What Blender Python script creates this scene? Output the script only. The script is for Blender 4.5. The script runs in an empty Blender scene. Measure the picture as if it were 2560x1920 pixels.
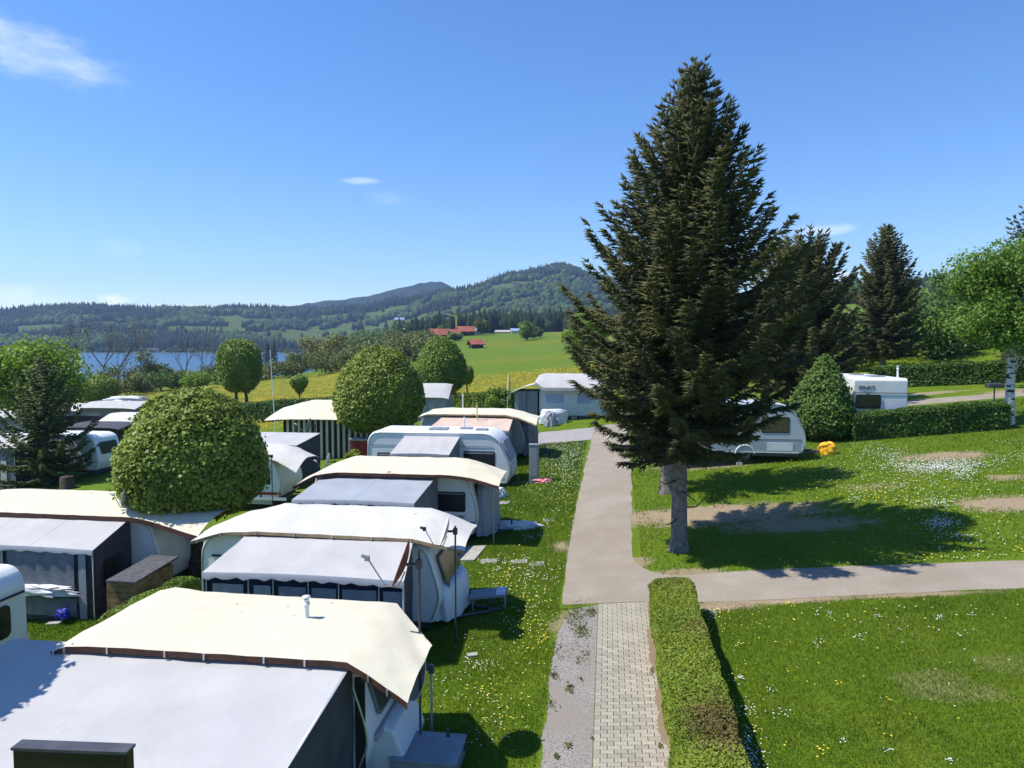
import bpy, math, random
import numpy as np
from mathutils import Vector, Matrix

# ------------------------------------------------------------------ camera, sky, sun, exposure
SC = bpy.context.scene
COL = SC.collection
FPX, CAMH, YAW = 1775.0, 6.5, math.radians(7.7)      # focal length in photo pixels, eye height, heading left of the path
PITCH = math.atan(100 / FPX)
cam = bpy.data.cameras.new('camera'); co = bpy.data.objects.new('camera', cam); COL.objects.link(co)
co.location = (0, 0, CAMH); co.rotation_euler = (math.pi / 2 - PITCH, 0, YAW)
cam.sensor_width = 36; cam.lens = FPX / 2560 * 36; cam.clip_start = 0.1; cam.clip_end = 9000
SC.camera = co

SUN_AZ, SUN_EL = math.radians(12), math.radians(58)   # sun stands to the left (-X), a little towards the viewer
TOSUN = Vector((-math.cos(SUN_AZ) * math.cos(SUN_EL), -math.sin(SUN_AZ) * math.cos(SUN_EL), math.sin(SUN_EL)))
sl = bpy.data.lights.new('sun', 'SUN'); sl.energy = 5.0; sl.angle = math.radians(0.53); sl.color = (1, .955, .87)
so = bpy.data.objects.new('sun', sl); COL.objects.link(so); so.location = (-30, -5, 60)
so.rotation_euler = TOSUN.to_track_quat('Z', 'Y').to_euler()

world = bpy.data.worlds.new('World'); SC.world = world; world.use_nodes = True
wn, wl = world.node_tree.nodes, world.node_tree.links
bg = wn['Background']; bg.inputs['Strength'].default_value = 0.13
sky = wn.new('ShaderNodeTexSky'); sky.sky_type = 'NISHITA'; sky.sun_disc = False
sky.sun_elevation = SUN_EL; sky.sun_rotation = math.atan2(TOSUN.x, TOSUN.y)
sky.altitude = 800; sky.air_density = 1.3; sky.dust_density = 0.2; sky.ozone_density = 8.0


def wmath(op, a, b=None, c=None):
    n = wn.new('ShaderNodeMath'); n.operation = op
    for i, v in enumerate((a, b, c)):
        if v is None: continue
        if isinstance(v, (int, float)): n.inputs[i].default_value = v
        else: wl.new(v, n.inputs[i])
    return n.outputs[0]


tc = wn.new('ShaderNodeTexCoord'); sep = wn.new('ShaderNodeSeparateXYZ'); wl.new(tc.outputs['Generated'], sep.inputs[0])
w_az = wmath('ARCTAN2', sep.outputs[0], sep.outputs[1]); w_el = wmath('ARCSINE', sep.outputs[2])
cmb = wn.new('ShaderNodeCombineXYZ'); wl.new(wmath('MULTIPLY', w_az, 1.0), cmb.inputs[0]); wl.new(wmath('MULTIPLY', w_el, 2.6), cmb.inputs[1])
wnz = wn.new('ShaderNodeTexNoise'); wnz.inputs['Scale'].default_value = 16; wnz.inputs['Detail'].default_value = 7
wnz.inputs['Roughness'].default_value = .62; wl.new(cmb.outputs[0], wnz.inputs['Vector'])
wno = wmath('MULTIPLY', wmath('SUBTRACT', wnz.outputs[0], .5), 2.6)


def px_dir(px, py):
    az = math.atan((px - 1280) / FPX) - YAW
    return az, math.atan((860 - py) / FPX * math.cos(math.atan((px - 1280) / FPX)))


csum = None
# fair-weather clouds: (heading, elevation) of each, half extents, tilt, density
for cx, cy, wx, wy, tl, dn in ((60, 128, 230, 62, -.16, .42), (905, 460, 60, 11, .05, .40), (2050, 577, 85, 16, 0, .5), (40, 745, 150, 40, 0, .42),
                               (290, 750, 45, 20, 0, .75), (960, 500, 70, 20, 0, .12), (310, 625, 60, 30, 0, .12),
                               (2095, 690, 60, 14, 0, .8), (-420, 240, 200, 90, .1, .6), (3150, 420, 160, 50, 0, .6), (3900, 250, 200, 60, 0, .5), (-900, 500, 240, 60, 0, .5)):
    a0, e0 = px_dir(cx, cy)
    da = wmath('SUBTRACT', w_az, a0); de = wmath('SUBTRACT', w_el, e0)
    de = wmath('ADD', de, wmath('MULTIPLY', da, -tl))
    qa = wmath('POWER', wmath('ABSOLUTE', wmath('DIVIDE', da, wx / FPX)), 2.0); qe = wmath('POWER', wmath('ABSOLUTE', wmath('DIVIDE', de, wy / FPX)), 2.0)
    m = wmath('ADD', wmath('SUBTRACT', 1.0, wmath('ADD', qa, qe)), wno)
    mr = wn.new('ShaderNodeMapRange'); mr.interpolation_type = 'SMOOTHSTEP'; wl.new(m, mr.inputs[0]); mr.inputs[1].default_value = 0.0; mr.inputs[2].default_value = 1.6
    mr.inputs[4].default_value = dn
    csum = mr.outputs[0] if csum is None else wmath('MAXIMUM', csum, mr.outputs[0])
mixw = wn.new('ShaderNodeMix'); mixw.data_type = 'RGBA'; wl.new(csum, mixw.inputs['Factor'])
gam = wn.new('ShaderNodeHueSaturation'); gam.inputs['Saturation'].default_value = 1.14; gam.inputs['Value'].default_value = 1.16; gam.inputs['Hue'].default_value = .508; wl.new(sky.outputs[0], gam.inputs['Color'])
wl.new(gam.outputs[0], mixw.inputs['A']); mixw.inputs['B'].default_value = (9.0, 9.3, 9.9, 1)
wl.new(mixw.outputs['Result'], bg.inputs['Color'])

vs_ = SC.view_settings; vs_.view_transform = 'Standard'; vs_.look = 'None'; vs_.exposure = 0.32; vs_.gamma = 1.0; vs_.use_curve_mapping = False
SC.cycles.max_bounces = 4; SC.cycles.diffuse_bounces = 2; SC.cycles.glossy_bounces = 2; SC.cycles.transmission_bounces = 2
SC.cycles.volume_bounces = 0; SC.cycles.transparent_max_bounces = 6; SC.cycles.use_denoising = True
SC.cycles.sample_clamp_indirect = 6

RN = random.Random(7); NR = np.random.default_rng(7)

# ------------------------------------------------------------------ terrain
SX, SY = .095, .042                                   # the hillside: it climbs to the right and away from the lake


def plane(x, y): return SX * x + SY * (y - 12)


def vnoise(x, y, seed=0):
    x = np.asarray(x, float); y = np.asarray(y, float)
    xi = np.floor(x).astype(np.int64); yi = np.floor(y).astype(np.int64); xf = x - xi; yf = y - yi
    u = xf * xf * (3 - 2 * xf); v = yf * yf * (3 - 2 * yf)

    def h(i, j):
        n = (i * 374761393 + j * 668265263 + seed * 974711) & 0x7fffffff
        n = ((n ^ (n >> 13)) * 1274126177) & 0x7fffffff
        return ((n ^ (n >> 16)) & 0xffff) / 65535.0
    return (h(xi, yi) * (1 - u) + h(xi + 1, yi) * u) * (1 - v) + (h(xi, yi + 1) * (1 - u) + h(xi + 1, yi + 1) * u) * v


def fbm(x, y, o=4, seed=0):
    s, a, t = 0, .5, 0
    for k in range(o):
        s = s + a * vnoise(np.asarray(x) * 2 ** k, np.asarray(y) * 2 ** k, seed + k); t += a; a *= .5
    return s / t


TK = np.array([-1600, 0, 230, 400, 600, 750, 900, 1000, 1150, 1300, 1400, 1500, 1700, 1900, 2100, 2300, 2560, 4200.])
TZ = np.array([70, 120, 200, 280, 350, 420, 600, 800, 1250, 1500, 1700, 1900, 2400.])
TH = np.array([
    [-6, -8, -10, -12, -12, -12, -12, -12, -9.4, 30, 55, 80, 60],
    [-3.5, -5.5, -9, -11.5, -12, -12, -12, -12, -9.4, 20, 50, 84, 66],
    [-2.7, -4.2, -7, -11, -12, -12, -12, -12, -9.4, 32, 62, 98, 75],
    [-1.9, -2.8, -5.5, -10.5, -12, -12, -12, -12, -9.4, 28, 60, 90, 70],
    [-1.2, -1.8, -3.5, -9, -11.5, -12, -12, -12, -9.4, 28, 58, 88, 75],
    [-.56, -.8, -2, -5, -9.5, -11, -11, -10.4, -9.4, 24, 52, 82, 90],
    [0, .3, .6, 1, 2, 3, 2, 0, 8, 38, 62, 88, 105],
    [.42, .7, 1.5, 2.5, 4, 6, 4, 4, 14, 45, 78, 108, 118],
    [1, 1.3, 2.4, 4.4, 8, 12.5, 8, 8, 25, 68, 108, 138, 130],
    [1.5, 1.9, 3.3, 5.4, 9.2, 13, 9, 12, 40, 98, 146, 184, 170],
    [2, 2.6, 4, 6.5, 10, 13.3, 10, 14, 48, 108, 160, 204, 185],
    [2.4, 3.1, 5, 7.5, 10.5, 13.5, 11, 16, 50, 98, 142, 180, 178],
    [3.3, 4.6, 7, 10, 13, 16, 20, 30, 70, 105, 130, 148, 150],
    [4, 6, 10, 14, 18, 22, 36, 52, 85, 105, 120, 130, 130],
    [4.8, 7.5, 13, 18, 23, 29, 47, 64, 85, 100, 110, 120, 120],
    [5.6, 8.5, 15, 21, 27, 34, 54, 70, 88, 100, 110, 115, 120],
    [6.6, 10, 17, 24, 31, 38, 56, 70, 88, 100, 110, 115, 120],
    [7.5, 11, 18, 25, 32, 40, 58, 72, 88, 100, 110, 115, 120]])


def G(x, y):
    """height of the land at x, y"""
    x = np.asarray(x, float); y = np.asarray(y, float)
    c, s = math.cos(YAW), math.sin(YAW)
    xc = c * x + s * y; zc = -s * x + c * y
    r = np.hypot(xc, zc); az = np.arctan2(xc, zc); aa = np.clip(az, -math.radians(58), math.radians(58))
    px = 1280 + FPX * np.tan(aa); Z = r * np.cos(np.clip(aa, -.9, .9))
    i = np.clip(np.searchsorted(TK, px) - 1, 0, len(TK) - 2); u = np.clip((px - TK[i]) / (TK[i + 1] - TK[i]), 0, 1); u = u * u * (3 - 2 * u)
    j = np.clip(np.searchsorted(TZ, Z) - 1, 0, len(TZ) - 2); v = np.clip((Z - TZ[j]) / (TZ[j + 1] - TZ[j]), 0, 1)
    t = (TH[i, j] * (1 - v) + TH[i, j + 1] * v) * (1 - u) + (TH[i + 1, j] * (1 - v) + TH[i + 1, j + 1] * v) * u
    far = np.clip((Z - 900) / 500, 0, 1)
    t = t + np.clip((Z - 1300) / 250, 0, 1) * (fbm(x / 260, y / 260, 4, 3) - .5) * 34 + np.clip((Z - 150) / 200, 0, 1) * (1 - far) * (fbm(x / 60, y / 60, 3, 5) - .5) * 1.4
    w = np.clip((r - 60) / 25, 0, 1); w = w * w * (3 - 2 * w)
    pl = np.clip(plane(x, y), -7, 9)
    return pl * (1 - w) + t * w


def g1(x, y): return float(G(np.array([x]), np.array([y]))[0])


def ray(px, py):
    x = (px - 1280) / FPX; y = -(py - 960) / FPX
    d = (x, math.cos(PITCH) + y * math.sin(PITCH), -math.sin(PITCH) + y * math.cos(PITCH))
    c, s = math.cos(YAW), math.sin(YAW)
    return Vector((c * d[0] - s * d[1], s * d[0] + c * d[1], d[2]))


def gp(px, py, dz=0.0):
    """a spot on the hillside (survey notes taken from the photograph)"""
    d = ray(px, py); t = (SY * -12 + dz - CAMH) / (d.z - SX * d.x - SY * d.y)
    return Vector((0, 0, CAMH)) + d * t


def far(px, Z):
    """ground position at a bearing and a distance"""
    x = (px - 1280) / FPX * Z; c, s = math.cos(YAW), math.sin(YAW)
    X, Y = c * x - s * Z, s * x + c * Z
    return Vector((X, Y, g1(X, Y)))


# ------------------------------------------------------------------ materials
def mat(name, col, rough=.6, var=.12, scale=6.0, bump=0.0, bscale=None, metal=0.0, spec=.4, trans=0.0, col2=None, dirt=0.0):
    m = bpy.data.materials.new(name); m.use_nodes = True; n, l = m.node_tree.nodes, m.node_tree.links
    b = n['Principled BSDF']; b.inputs['Roughness'].default_value = rough; b.inputs['Metallic'].default_value = metal
    b.inputs['Specular IOR Level'].default_value = spec
    t = n.new('ShaderNodeTexCoord'); nz = n.new('ShaderNodeTexNoise'); nz.inputs['Scale'].default_value = scale; nz.inputs['Detail'].default_value = 5
    l.new(t.outputs['Object'], nz.inputs['Vector'])
    mx = n.new('ShaderNodeMix'); mx.data_type = 'RGBA'
    c2 = col2 or tuple(c * (1 - 2.2 * var) for c in col)
    mr = n.new('ShaderNodeMapRange'); mr.inputs[1].default_value = .32; mr.inputs[2].default_value = .68
    l.new(nz.outputs[0], mr.inputs[0]); l.new(mr.outputs[0], mx.inputs['Factor'])
    mx.inputs['A'].default_value = (*c2, 1); mx.inputs['B'].default_value = (*(tuple(min(1, c * (1 + .6 * var)) for c in col)), 1)
    out = mx.outputs['Result']
    if dirt:
        n2 = n.new('ShaderNodeTexNoise'); n2.inputs['Scale'].default_value = scale * .35; n2.inputs['Detail'].default_value = 8; n2.inputs['Roughness'].default_value = .7
        l.new(t.outputs['Object'], n2.inputs['Vector'])
        r2 = n.new('ShaderNodeMapRange'); r2.inputs[1].default_value = .52; r2.inputs[2].default_value = .75; r2.inputs[4].default_value = dirt; l.new(n2.outputs[0], r2.inputs[0])
        m2 = n.new('ShaderNodeMix'); m2.data_type = 'RGBA'; l.new(r2.outputs[0], m2.inputs['Factor']); l.new(out, m2.inputs['A']); m2.inputs['B'].default_value = (.22, .2, .16, 1)
        out = m2.outputs['Result']
    l.new(out, b.inputs['Base Color'])
    if bump:
        nb = n.new('ShaderNodeTexNoise'); nb.inputs['Scale'].default_value = bscale or scale * 4; nb.inputs['Detail'].default_value = 4; l.new(t.outputs['Object'], nb.inputs['Vector'])
        bp = n.new('ShaderNodeBump'); bp.inputs['Strength'].default_value = bump; bp.inputs['Distance'].default_value = .02; l.new(nb.outputs[0], bp.inputs['Height']); l.new(bp.outputs[0], b.inputs['Normal'])
    if trans:
        tr = n.new('ShaderNodeBsdfTranslucent'); l.new(out, tr.inputs['Color']); ms = n.new('ShaderNodeMixShader'); ms.inputs[0].default_value = trans
        l.new(b.outputs[0], ms.inputs[1]); l.new(tr.outputs[0], ms.inputs[2]); l.new(ms.outputs[0], n['Material Output'].inputs[0])
    return m


def leafmat(name, lo, hi, rough=.55, trans=.22, spec=.3):
    """foliage: every leaf carries its own tone (attribute 'tone')"""
    m = bpy.data.materials.new(name); m.use_nodes = True; n, l = m.node_tree.nodes, m.node_tree.links
    b = n['Principled BSDF']; b.inputs['Roughness'].default_value = rough; b.inputs['Specular IOR Level'].default_value = spec
    a = n.new('ShaderNodeAttribute'); a.attribute_name = 'tone'
    mx = n.new('ShaderNodeMix'); mx.data_type = 'RGBA'; l.new(a.outputs['Fac'], mx.inputs['Factor'])
    mx.inputs['A'].default_value = (*lo, 1); mx.inputs['B'].default_value = (*hi, 1)
    l.new(mx.outputs['Result'], b.inputs['Base Color'])
    tr = n.new('ShaderNodeBsdfTranslucent'); l.new(mx.outputs['Result'], tr.inputs['Color']); ms = n.new('ShaderNodeMixShader'); ms.inputs[0].default_value = trans
    l.new(b.outputs[0], ms.inputs[1]); l.new(tr.outputs[0], ms.inputs[2]); l.new(ms.outputs[0], n['Material Output'].inputs[0])
    return m


M = {}
M['white'] = mat('white paint', (.80, .81, .80), .35, .03, 2, spec=.5, dirt=.12)
M['white2'] = mat('caravan white', (.74, .77, .79), .4, .04, 1.5, spec=.5, dirt=.18)
M['silver'] = mat('pale silver paint', (.52, .57, .62), .38, .05, 2, spec=.5, dirt=.15)
M['cream'] = mat('cream canvas', (.72, .665, .50), .8, .03, 2, .4, 5, trans=.12, dirt=.2)
M['offwhite'] = mat('off white canvas', (.66, .64, .59), .8, .03, 2, .4, 5, trans=.12, dirt=.26)
M['greyroof'] = mat('pale grey canvas', (.51, .50, .485), .75, .04, 1.2, .5, 5, trans=.1, dirt=.36)
M['bluegrey'] = mat('blue grey canvas', (.36, .385, .43), .75, .05, 1.5, .12, 40, trans=.08, dirt=.15)
M['pink'] = mat('salmon canvas', (.66, .50, .40), .8, .04, 2, .12, 40, trans=.12, dirt=.12)
M['under'] = mat('tan canvas lining', (.42, .24, .11), .85, .1, 3, trans=.15)
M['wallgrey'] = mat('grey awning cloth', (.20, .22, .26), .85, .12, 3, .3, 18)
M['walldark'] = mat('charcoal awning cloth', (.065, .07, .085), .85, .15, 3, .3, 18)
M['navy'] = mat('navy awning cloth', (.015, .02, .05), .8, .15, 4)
M['blue'] = mat('royal blue plastic', (.02, .03, .42), .5, .15, 4)
M['curtain'] = mat('grey net curtain', (.30, .31, .33), .9, .1, 6, .4, 25)
M['plastic'] = mat('clear film window', (.30, .32, .35), .25, .15, 3, .3, 9, spec=.6)
M['brown'] = mat('dark brown edging', (.085, .035, .022), .7, .2, 5)
M['tanedge'] = mat('tan edging', (.36, .25, .14), .75, .15, 5)
M['darkbrown'] = mat('dark brown board', (.022, .013, .012), .45, .2, 3, .1, 20)
M['wood'] = mat('weathered wood', (.28, .19, .085), .8, .25, 5, .3, 25)
M['darkwood'] = mat('dark stained wood', (.045, .032, .025), .8, .2, 5, .3, 25)
M['bitumen'] = mat('dark roofing felt', (.10, .10, .11), .9, .2, 8, .3, 60)
M['glass'] = mat('dark tinted window', (.018, .02, .024), .12, .1, 2, spec=.6)
M['glassbrown'] = mat('brown tinted window', (.09, .075, .05), .15, .1, 2, spec=.6)
M['rubber'] = mat('black rubber', (.02, .02, .022), .7, .1, 8)
M['black'] = mat('black trim', (.025, .026, .03), .5, .1, 6)
M['steel'] = mat('galvanised steel', (.45, .46, .48), .45, .12, 9, metal=.6)
M['alu'] = mat('aluminium', (.6, .61, .63), .35, .06, 9, metal=.7)
M['darksteel'] = mat('dark steel pole', (.09, .09, .10), .5, .15, 9, metal=.3)
M['dishgrey'] = mat('grey dish paint', (.30, .32, .34), .5, .1, 5)
M['dishlight'] = mat('pale dish paint', (.62, .62, .60), .5, .06, 5)
M['dishred'] = mat('brick red dish paint', (.20, .035, .03), .5, .1, 5)
M['red'] = mat('red paint', (.32, .045, .03), .55, .15, 4)
M['redcloth'] = mat('red patterned cloth', (.52, .05, .06), .85, .2, 14, .4, 20, col2=(.62, .45, .42))
M['yellow'] = mat('yellow tarpaulin', (.78, .42, .02), .55, .08, 5, .3, 12)
M['paleyellow'] = mat('pale yellow cloth', (.72, .58, .22), .8, .1, 5)
M['stripeblue'] = mat('blue decal', (.05, .10, .32), .45, .05, 4)
M['concrete'] = mat('concrete', (.40, .39, .36), .9, .12, 7, .3, 50)
M['grey box'] = mat('grey sheet metal', (.26, .29, .31), .6, .08, 4, dirt=.15)
M['sheet'] = mat('white plastic sheet', (.66, .69, .72), .5, .06, 6, .5, 12)
M['bark'] = mat('grey conifer bark', (.21, .19, .168), .95, .3, 7, 1.0, 26, col2=(.11, .092, .078))
M['bark2'] = mat('brown bark', (.10, .075, .055), .95, .3, 6, .8, 26)
M['birch'] = mat('birch bark', (.62, .61, .58), .8, .05, 3, .3, 20)
M['roofred'] = mat('red tiles', (.34, .10, .065), .85, .2, .6)
M['barnwood'] = mat('barn boards', (.06, .045, .04), .9, .2, .5)
M['housewall'] = mat('white house wall', (.62, .60, .57), .9, .05, .4)
M['solar'] = mat('blue grey roof panel', (.30, .38, .55), .4, .1, .5)
# birch: dark bands
_n, _l = M['birch'].node_tree.nodes, M['birch'].node_tree.links
_t = _n.new('ShaderNodeTexCoord'); _mp = _n.new('ShaderNodeMapping'); _mp.inputs['Scale'].default_value = (1.2, 1.2, 4.5); _l.new(_t.outputs['Object'], _mp.inputs[0])
_z = _n.new('ShaderNodeTexNoise'); _z.inputs['Scale'].default_value = 2.2; _z.inputs['Detail'].default_value = 6; _l.new(_mp.outputs[0], _z.inputs[0])
_r = _n.new('ShaderNodeMapRange'); _r.inputs[1].default_value = .52; _r.inputs[2].default_value = .58; _l.new(_z.outputs[0], _r.inputs[0])
_m = _n.new('ShaderNodeMix'); _m.data_type = 'RGBA'; _l.new(_r.outputs[0], _m.inputs['Factor']); _m.inputs['A'].default_value = (.62, .61, .58, 1); _m.inputs['B'].default_value = (.035, .03, .028, 1)
_l.new(_m.outputs['Result'], _n['Principled BSDF'].inputs['Base Color'])

M['L_maple'] = leafmat('topiary maple leaves', (.10, .150, .014), (.33, .40, .065))
M['L_maple2'] = leafmat('clipped maple leaves', (.085, .145, .015), (.25, .34, .05))
M['L_hedge'] = leafmat('box hedge leaves', (.11, .17, .010), (.29, .36, .04))
M['L_hedgebrown'] = leafmat('browned hedge leaves', (.13, .10, .03), (.26, .20, .07))
M['L_dark'] = leafmat('dark hedge leaves', (.04, .09, .014), (.12, .20, .035))
M['L_spruce'] = leafmat('spruce needles', (.032, .040, .010), (.122, .122, .032), .6, .12)
M['L_fir'] = leafmat('fir needles', (.035, .060, .014), (.14, .17, .035), .6, .12)
M['L_birch'] = leafmat('birch leaves', (.10, .20, .022), (.24, .36, .06), trans=.35)
M['L_fresh'] = leafmat('fresh spring leaves', (.14, .24, .015), (.28, .40, .04), trans=.35)
M['L_olive'] = leafmat('olive shrub leaves', (.075, .10, .022), (.19, .21, .05))
M['L_willow'] = leafmat('yellow willow leaves', (.16, .16, .035), (.27, .25, .07))
M['L_green'] = leafmat('green shrub leaves', (.055, .11, .018), (.15, .23, .04))
M['L_forest'] = leafmat('far woodland', (.009, .018, .010), (.075, .120, .024), .9, .0, .1)
M['twig'] = mat('bare twigs', (.11, .09, .07), .95, .2, 3)


# ------------------------------------------------------------------ mesh helpers
def tag(o, label=None, cat=None, group=None, kind=None):
    for k, v in (('label', label), ('category', cat), ('group', group), ('kind', kind)):
        if v: o[k] = v
    return o


def link(o, parent=None):
    COL.objects.link(o)
    if parent is not None: o.parent = parent
    return o


def empty(name, loc, label, cat, group=None, rz=0):
    o = bpy.data.objects.new(name, None); o.empty_display_size = .2; o.location = loc; o.rotation_euler = (0, 0, rz)
    link(o); return tag(o, label, cat, group)


def npmesh(name, V, F, tone=None, smooth=False):
    V = np.asarray(V, np.float32); F = np.asarray(F, np.int32); k = F.shape[1]
    me = bpy.data.meshes.new(name); me.vertices.add(len(V)); me.vertices.foreach_set('co', V.ravel())
    me.loops.add(F.size); me.loops.foreach_set('vertex_index', F.ravel())
    me.polygons.add(len(F)); me.polygons.foreach_set('loop_start', np.arange(0, F.size, k, dtype=np.int32)); me.polygons.foreach_set('loop_total', np.full(len(F), k, np.int32))
    if smooth: me.polygons.foreach_set('use_smooth', np.ones(len(F), bool))
    if tone is not None:
        a = me.attributes.new('tone', 'FLOAT', 'POINT'); a.data.foreach_set('value', np.asarray(tone, np.float32))
    me.update(calc_edges=True); return me


def mobj(name, me, mats, parent=None, loc=None, **kw):
    for m in (mats if isinstance(mats, (list, tuple)) else [mats]): me.materials.append(m)
    o = bpy.data.objects.new(name, me)
    if loc is not None: o.location = loc
    link(o, parent); return tag(o, **kw)


class MB:
    def __init__(s): s.v = []; s.f = []; s.m = []; s.s = []

    def add(s, vs, fs, mi=0, sm=False):
        k = len(s.v); s.v += [tuple(v) for v in vs]
        for f in fs: s.f.append(tuple(i + k for i in f)); s.m.append(mi); s.s.append(sm)
        return s

    def box(s, x0, x1, y0, y1, z0, z1, mi=0):
        v = [(x, y, z) for z in (z0, z1) for y in (y0, y1) for x in (x0, x1)]
        return s.add(v, [(0, 2, 3, 1), (4, 5, 7, 6), (0, 1, 5, 4), (2, 6, 7, 3), (0, 4, 6, 2), (1, 3, 7, 5)], mi)

    def prism(s, poly, vec, mi=0):
        n = len(poly); a = [Vector(p) for p in poly]; vec = Vector(vec)
        nrm = sum(((a[i] - a[0]).cross(a[(i + 1) % n] - a[0]) for i in range(1, n - 1)), Vector())
        if nrm.dot(vec) > 0: a = a[::-1]
        v = a + [p + vec for p in a]
        return s.add(v, [tuple(range(n)), tuple(range(2 * n - 1, n - 1, -1))] + [(i, i + n, (i + 1) % n + n, (i + 1) % n) for i in range(n)], mi)

    def plate(s, o, ux, uz, w, h, t, r=.03, mi=0, k=3):
        """rounded rectangular plate: lower left corner o, along ux and uz, thickness t towards the viewer side"""
        o, ux, uz = Vector(o), Vector(ux).normalized(), Vector(uz).normalized(); n = ux.cross(uz); r = min(r, w / 2.01, h / 2.01); P = []
        for cx, cz, a0 in ((w - r, r, -90), (w - r, h - r, 0), (r, h - r, 90), (r, r, 180)):
            for i in range(k + 1):
                a = math.radians(a0 + 90 * i / k); P.append(o + ux * (cx + r * math.cos(a)) + uz * (cz + r * math.sin(a)))
        return s.prism(P, n * t, mi)

    def tube(s, pts, r, n=6, mi=0, cap=True):
        pts = [Vector(p) for p in pts]; rs = r if isinstance(r, (list, tuple)) else [r] * len(pts); k = len(s.v); up = Vector((0, 0, 1)); V = []; F = []
        for i, p in enumerate(pts):
            d = (pts[min(i + 1, len(pts) - 1)] - pts[max(i - 1, 0)]).normalized()
            a = d.cross(up if abs(d.z) < .95 else Vector((1, 0, 0))).normalized(); b = d.cross(a)
            V += [p + (a * math.cos(2 * math.pi * j / n) + b * math.sin(2 * math.pi * j / n)) * rs[i] for j in range(n)]
        for i in range(len(pts) - 1):
            F += [(i * n + j, i * n + (j + 1) % n, (i + 1) * n + (j + 1) % n, (i + 1) * n + j) for j in range(n)]
        s.add(V, F, mi, True)
        if cap: s.add(V[:n], [tuple(range(n))[::-1]], mi); s.add(V[-n:], [tuple(range(n))], mi)
        return s

    def lathe(s, prof, o=(0, 0, 0), ax=(0, 0, 1), n=20, mi=0, sm=True, sq=1.0):
        o, ax = Vector(o), Vector(ax).normalized(); a = ax.orthogonal().normalized(); b = ax.cross(a); V = []; F = []
        for r, h in prof:
            V += [o + ax * h + (a * math.cos(2 * math.pi * j / n) + b * math.sin(2 * math.pi * j / n) * sq) * r for j in range(n)]
        for i in range(len(prof) - 1):
            F += [(i * n + j, i * n + (j + 1) % n, (i + 1) * n + (j + 1) % n, (i + 1) * n + j) for j in range(n)]
        return s.add(V, F, mi, sm)

    def sheet(s, P, t=.012, mi=0, mi2=None, sm=True, off=(0, 0, -1)):
        """thick cloth: grid of points P[i][j], lining below"""
        nu, nv = len(P), len(P[0]); mi2 = mi if mi2 is None else mi2
        top = [Vector(p) for row in P for p in row]; bot = [p + Vector(off) * t for p in top]
        q = [(i * nv + j, (i + 1) * nv + j, (i + 1) * nv + j + 1, i * nv + j + 1) for i in range(nu - 1) for j in range(nv - 1)]
        a, b, c = top[0], top[nv], top[1]
        if (b - a).cross(c - a).z < 0: q = [f[::-1] for f in q]
        s.add(top, q, mi, sm); s.add(bot, [f[::-1] for f in q], mi2, sm)
        ring = [i * nv for i in range(nu)] + [(nu - 1) * nv + j for j in range(1, nv)] + [i * nv + nv - 1 for i in range(nu - 2, -1, -1)] + list(range(nv - 2, 0, -1))
        n = len(ring)
        return s.add([top[i] for i in ring] + [bot[i] for i in ring], [(i, (i + 1) % n, (i + 1) % n + n, i + n) for i in range(n)], mi)

    def build(s, name, mats, parent=None, bevel=0, **kw):
        me = bpy.data.meshes.new(name); me.from_pydata(s.v, [], s.f)
        me.polygons.foreach_set('material_index', s.m); me.polygons.foreach_set('use_smooth', s.s); me.update()
        o = mobj(name, me, [M[m] if isinstance(m, str) else m for m in (mats if isinstance(mats, (list, tuple)) else [mats])], parent, **kw)
        if bevel:
            b = o.modifiers.new('bevel', 'BEVEL'); b.width = bevel; b.segments = 2; b.limit_method = 'ANGLE'
        return o


def chaikin(P, k=2, closed=True, w=.25):
    for _ in range(k):
        Q = []; n = len(P)
        for i in range(n if closed else n - 1):
            a, b = P[i], P[(i + 1) % n]
            Q += [tuple(a[j] * (1 - w) + b[j] * w for j in range(len(a))), tuple(a[j] * w + b[j] * (1 - w) for j in range(len(a)))]
        P = Q if closed else [P[0]] + Q + [P[-1]]
    return P


def wob(a, b, n, amp, rn=RN):
    """points from a to b with a ragged line"""
    a, b = Vector(a), Vector(b); d = (b - a); pr = Vector((-d.y, d.x)).normalized() if len(a) == 2 else Vector((-d.y, d.x, 0)).normalized(); n = max(n, int(d.length / .06)); k = rn.uniform(0, 90)
    return [a + d * (i / n) + pr * (amp * 3.2 * (float(fbm(np.array([k + i / n * d.length * 1.7]), np.array([k]), 5, 6)[0]) - .5) + rn.uniform(-.3, .3) * amp) for i in range(n)]

SOIL = ((1800, 1285, 3.9, 1.35, 1), (1990, 1310, 2.4, .9, .8), (2365, 1140, 1.9, .85, .95), (2520, 1258, 1.5, 1.0, 1), (2512, 1193, .7, .45, .8),
        (1760, 1163, 2.6, .9, 1), (2390, 1728, .8, .42, .42), (2330, 1698, .7, .36, .34), (2190, 1215, 1.4, .5, .4), (1640, 1285, .7, .6, .9),
        (1580, 1405, .7, .5, .8), (1720, 1432, 1.0, .35, .8), (1405, 1365, .35, .6, .8), (2300, 985, 3.0, .7, .9), (2560, 975, 2.5, .8, .8),
        (380, 1560, 1.0, .4, .5), (2530, 1660, .7, .45, .25), (1930, 1500, 2.6, .30, 1), (1800, 1518, 1.0, .22, 1), (2250, 1489, 2.2, .16, .9), (1410, 1560, .35, .9, .6))

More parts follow.
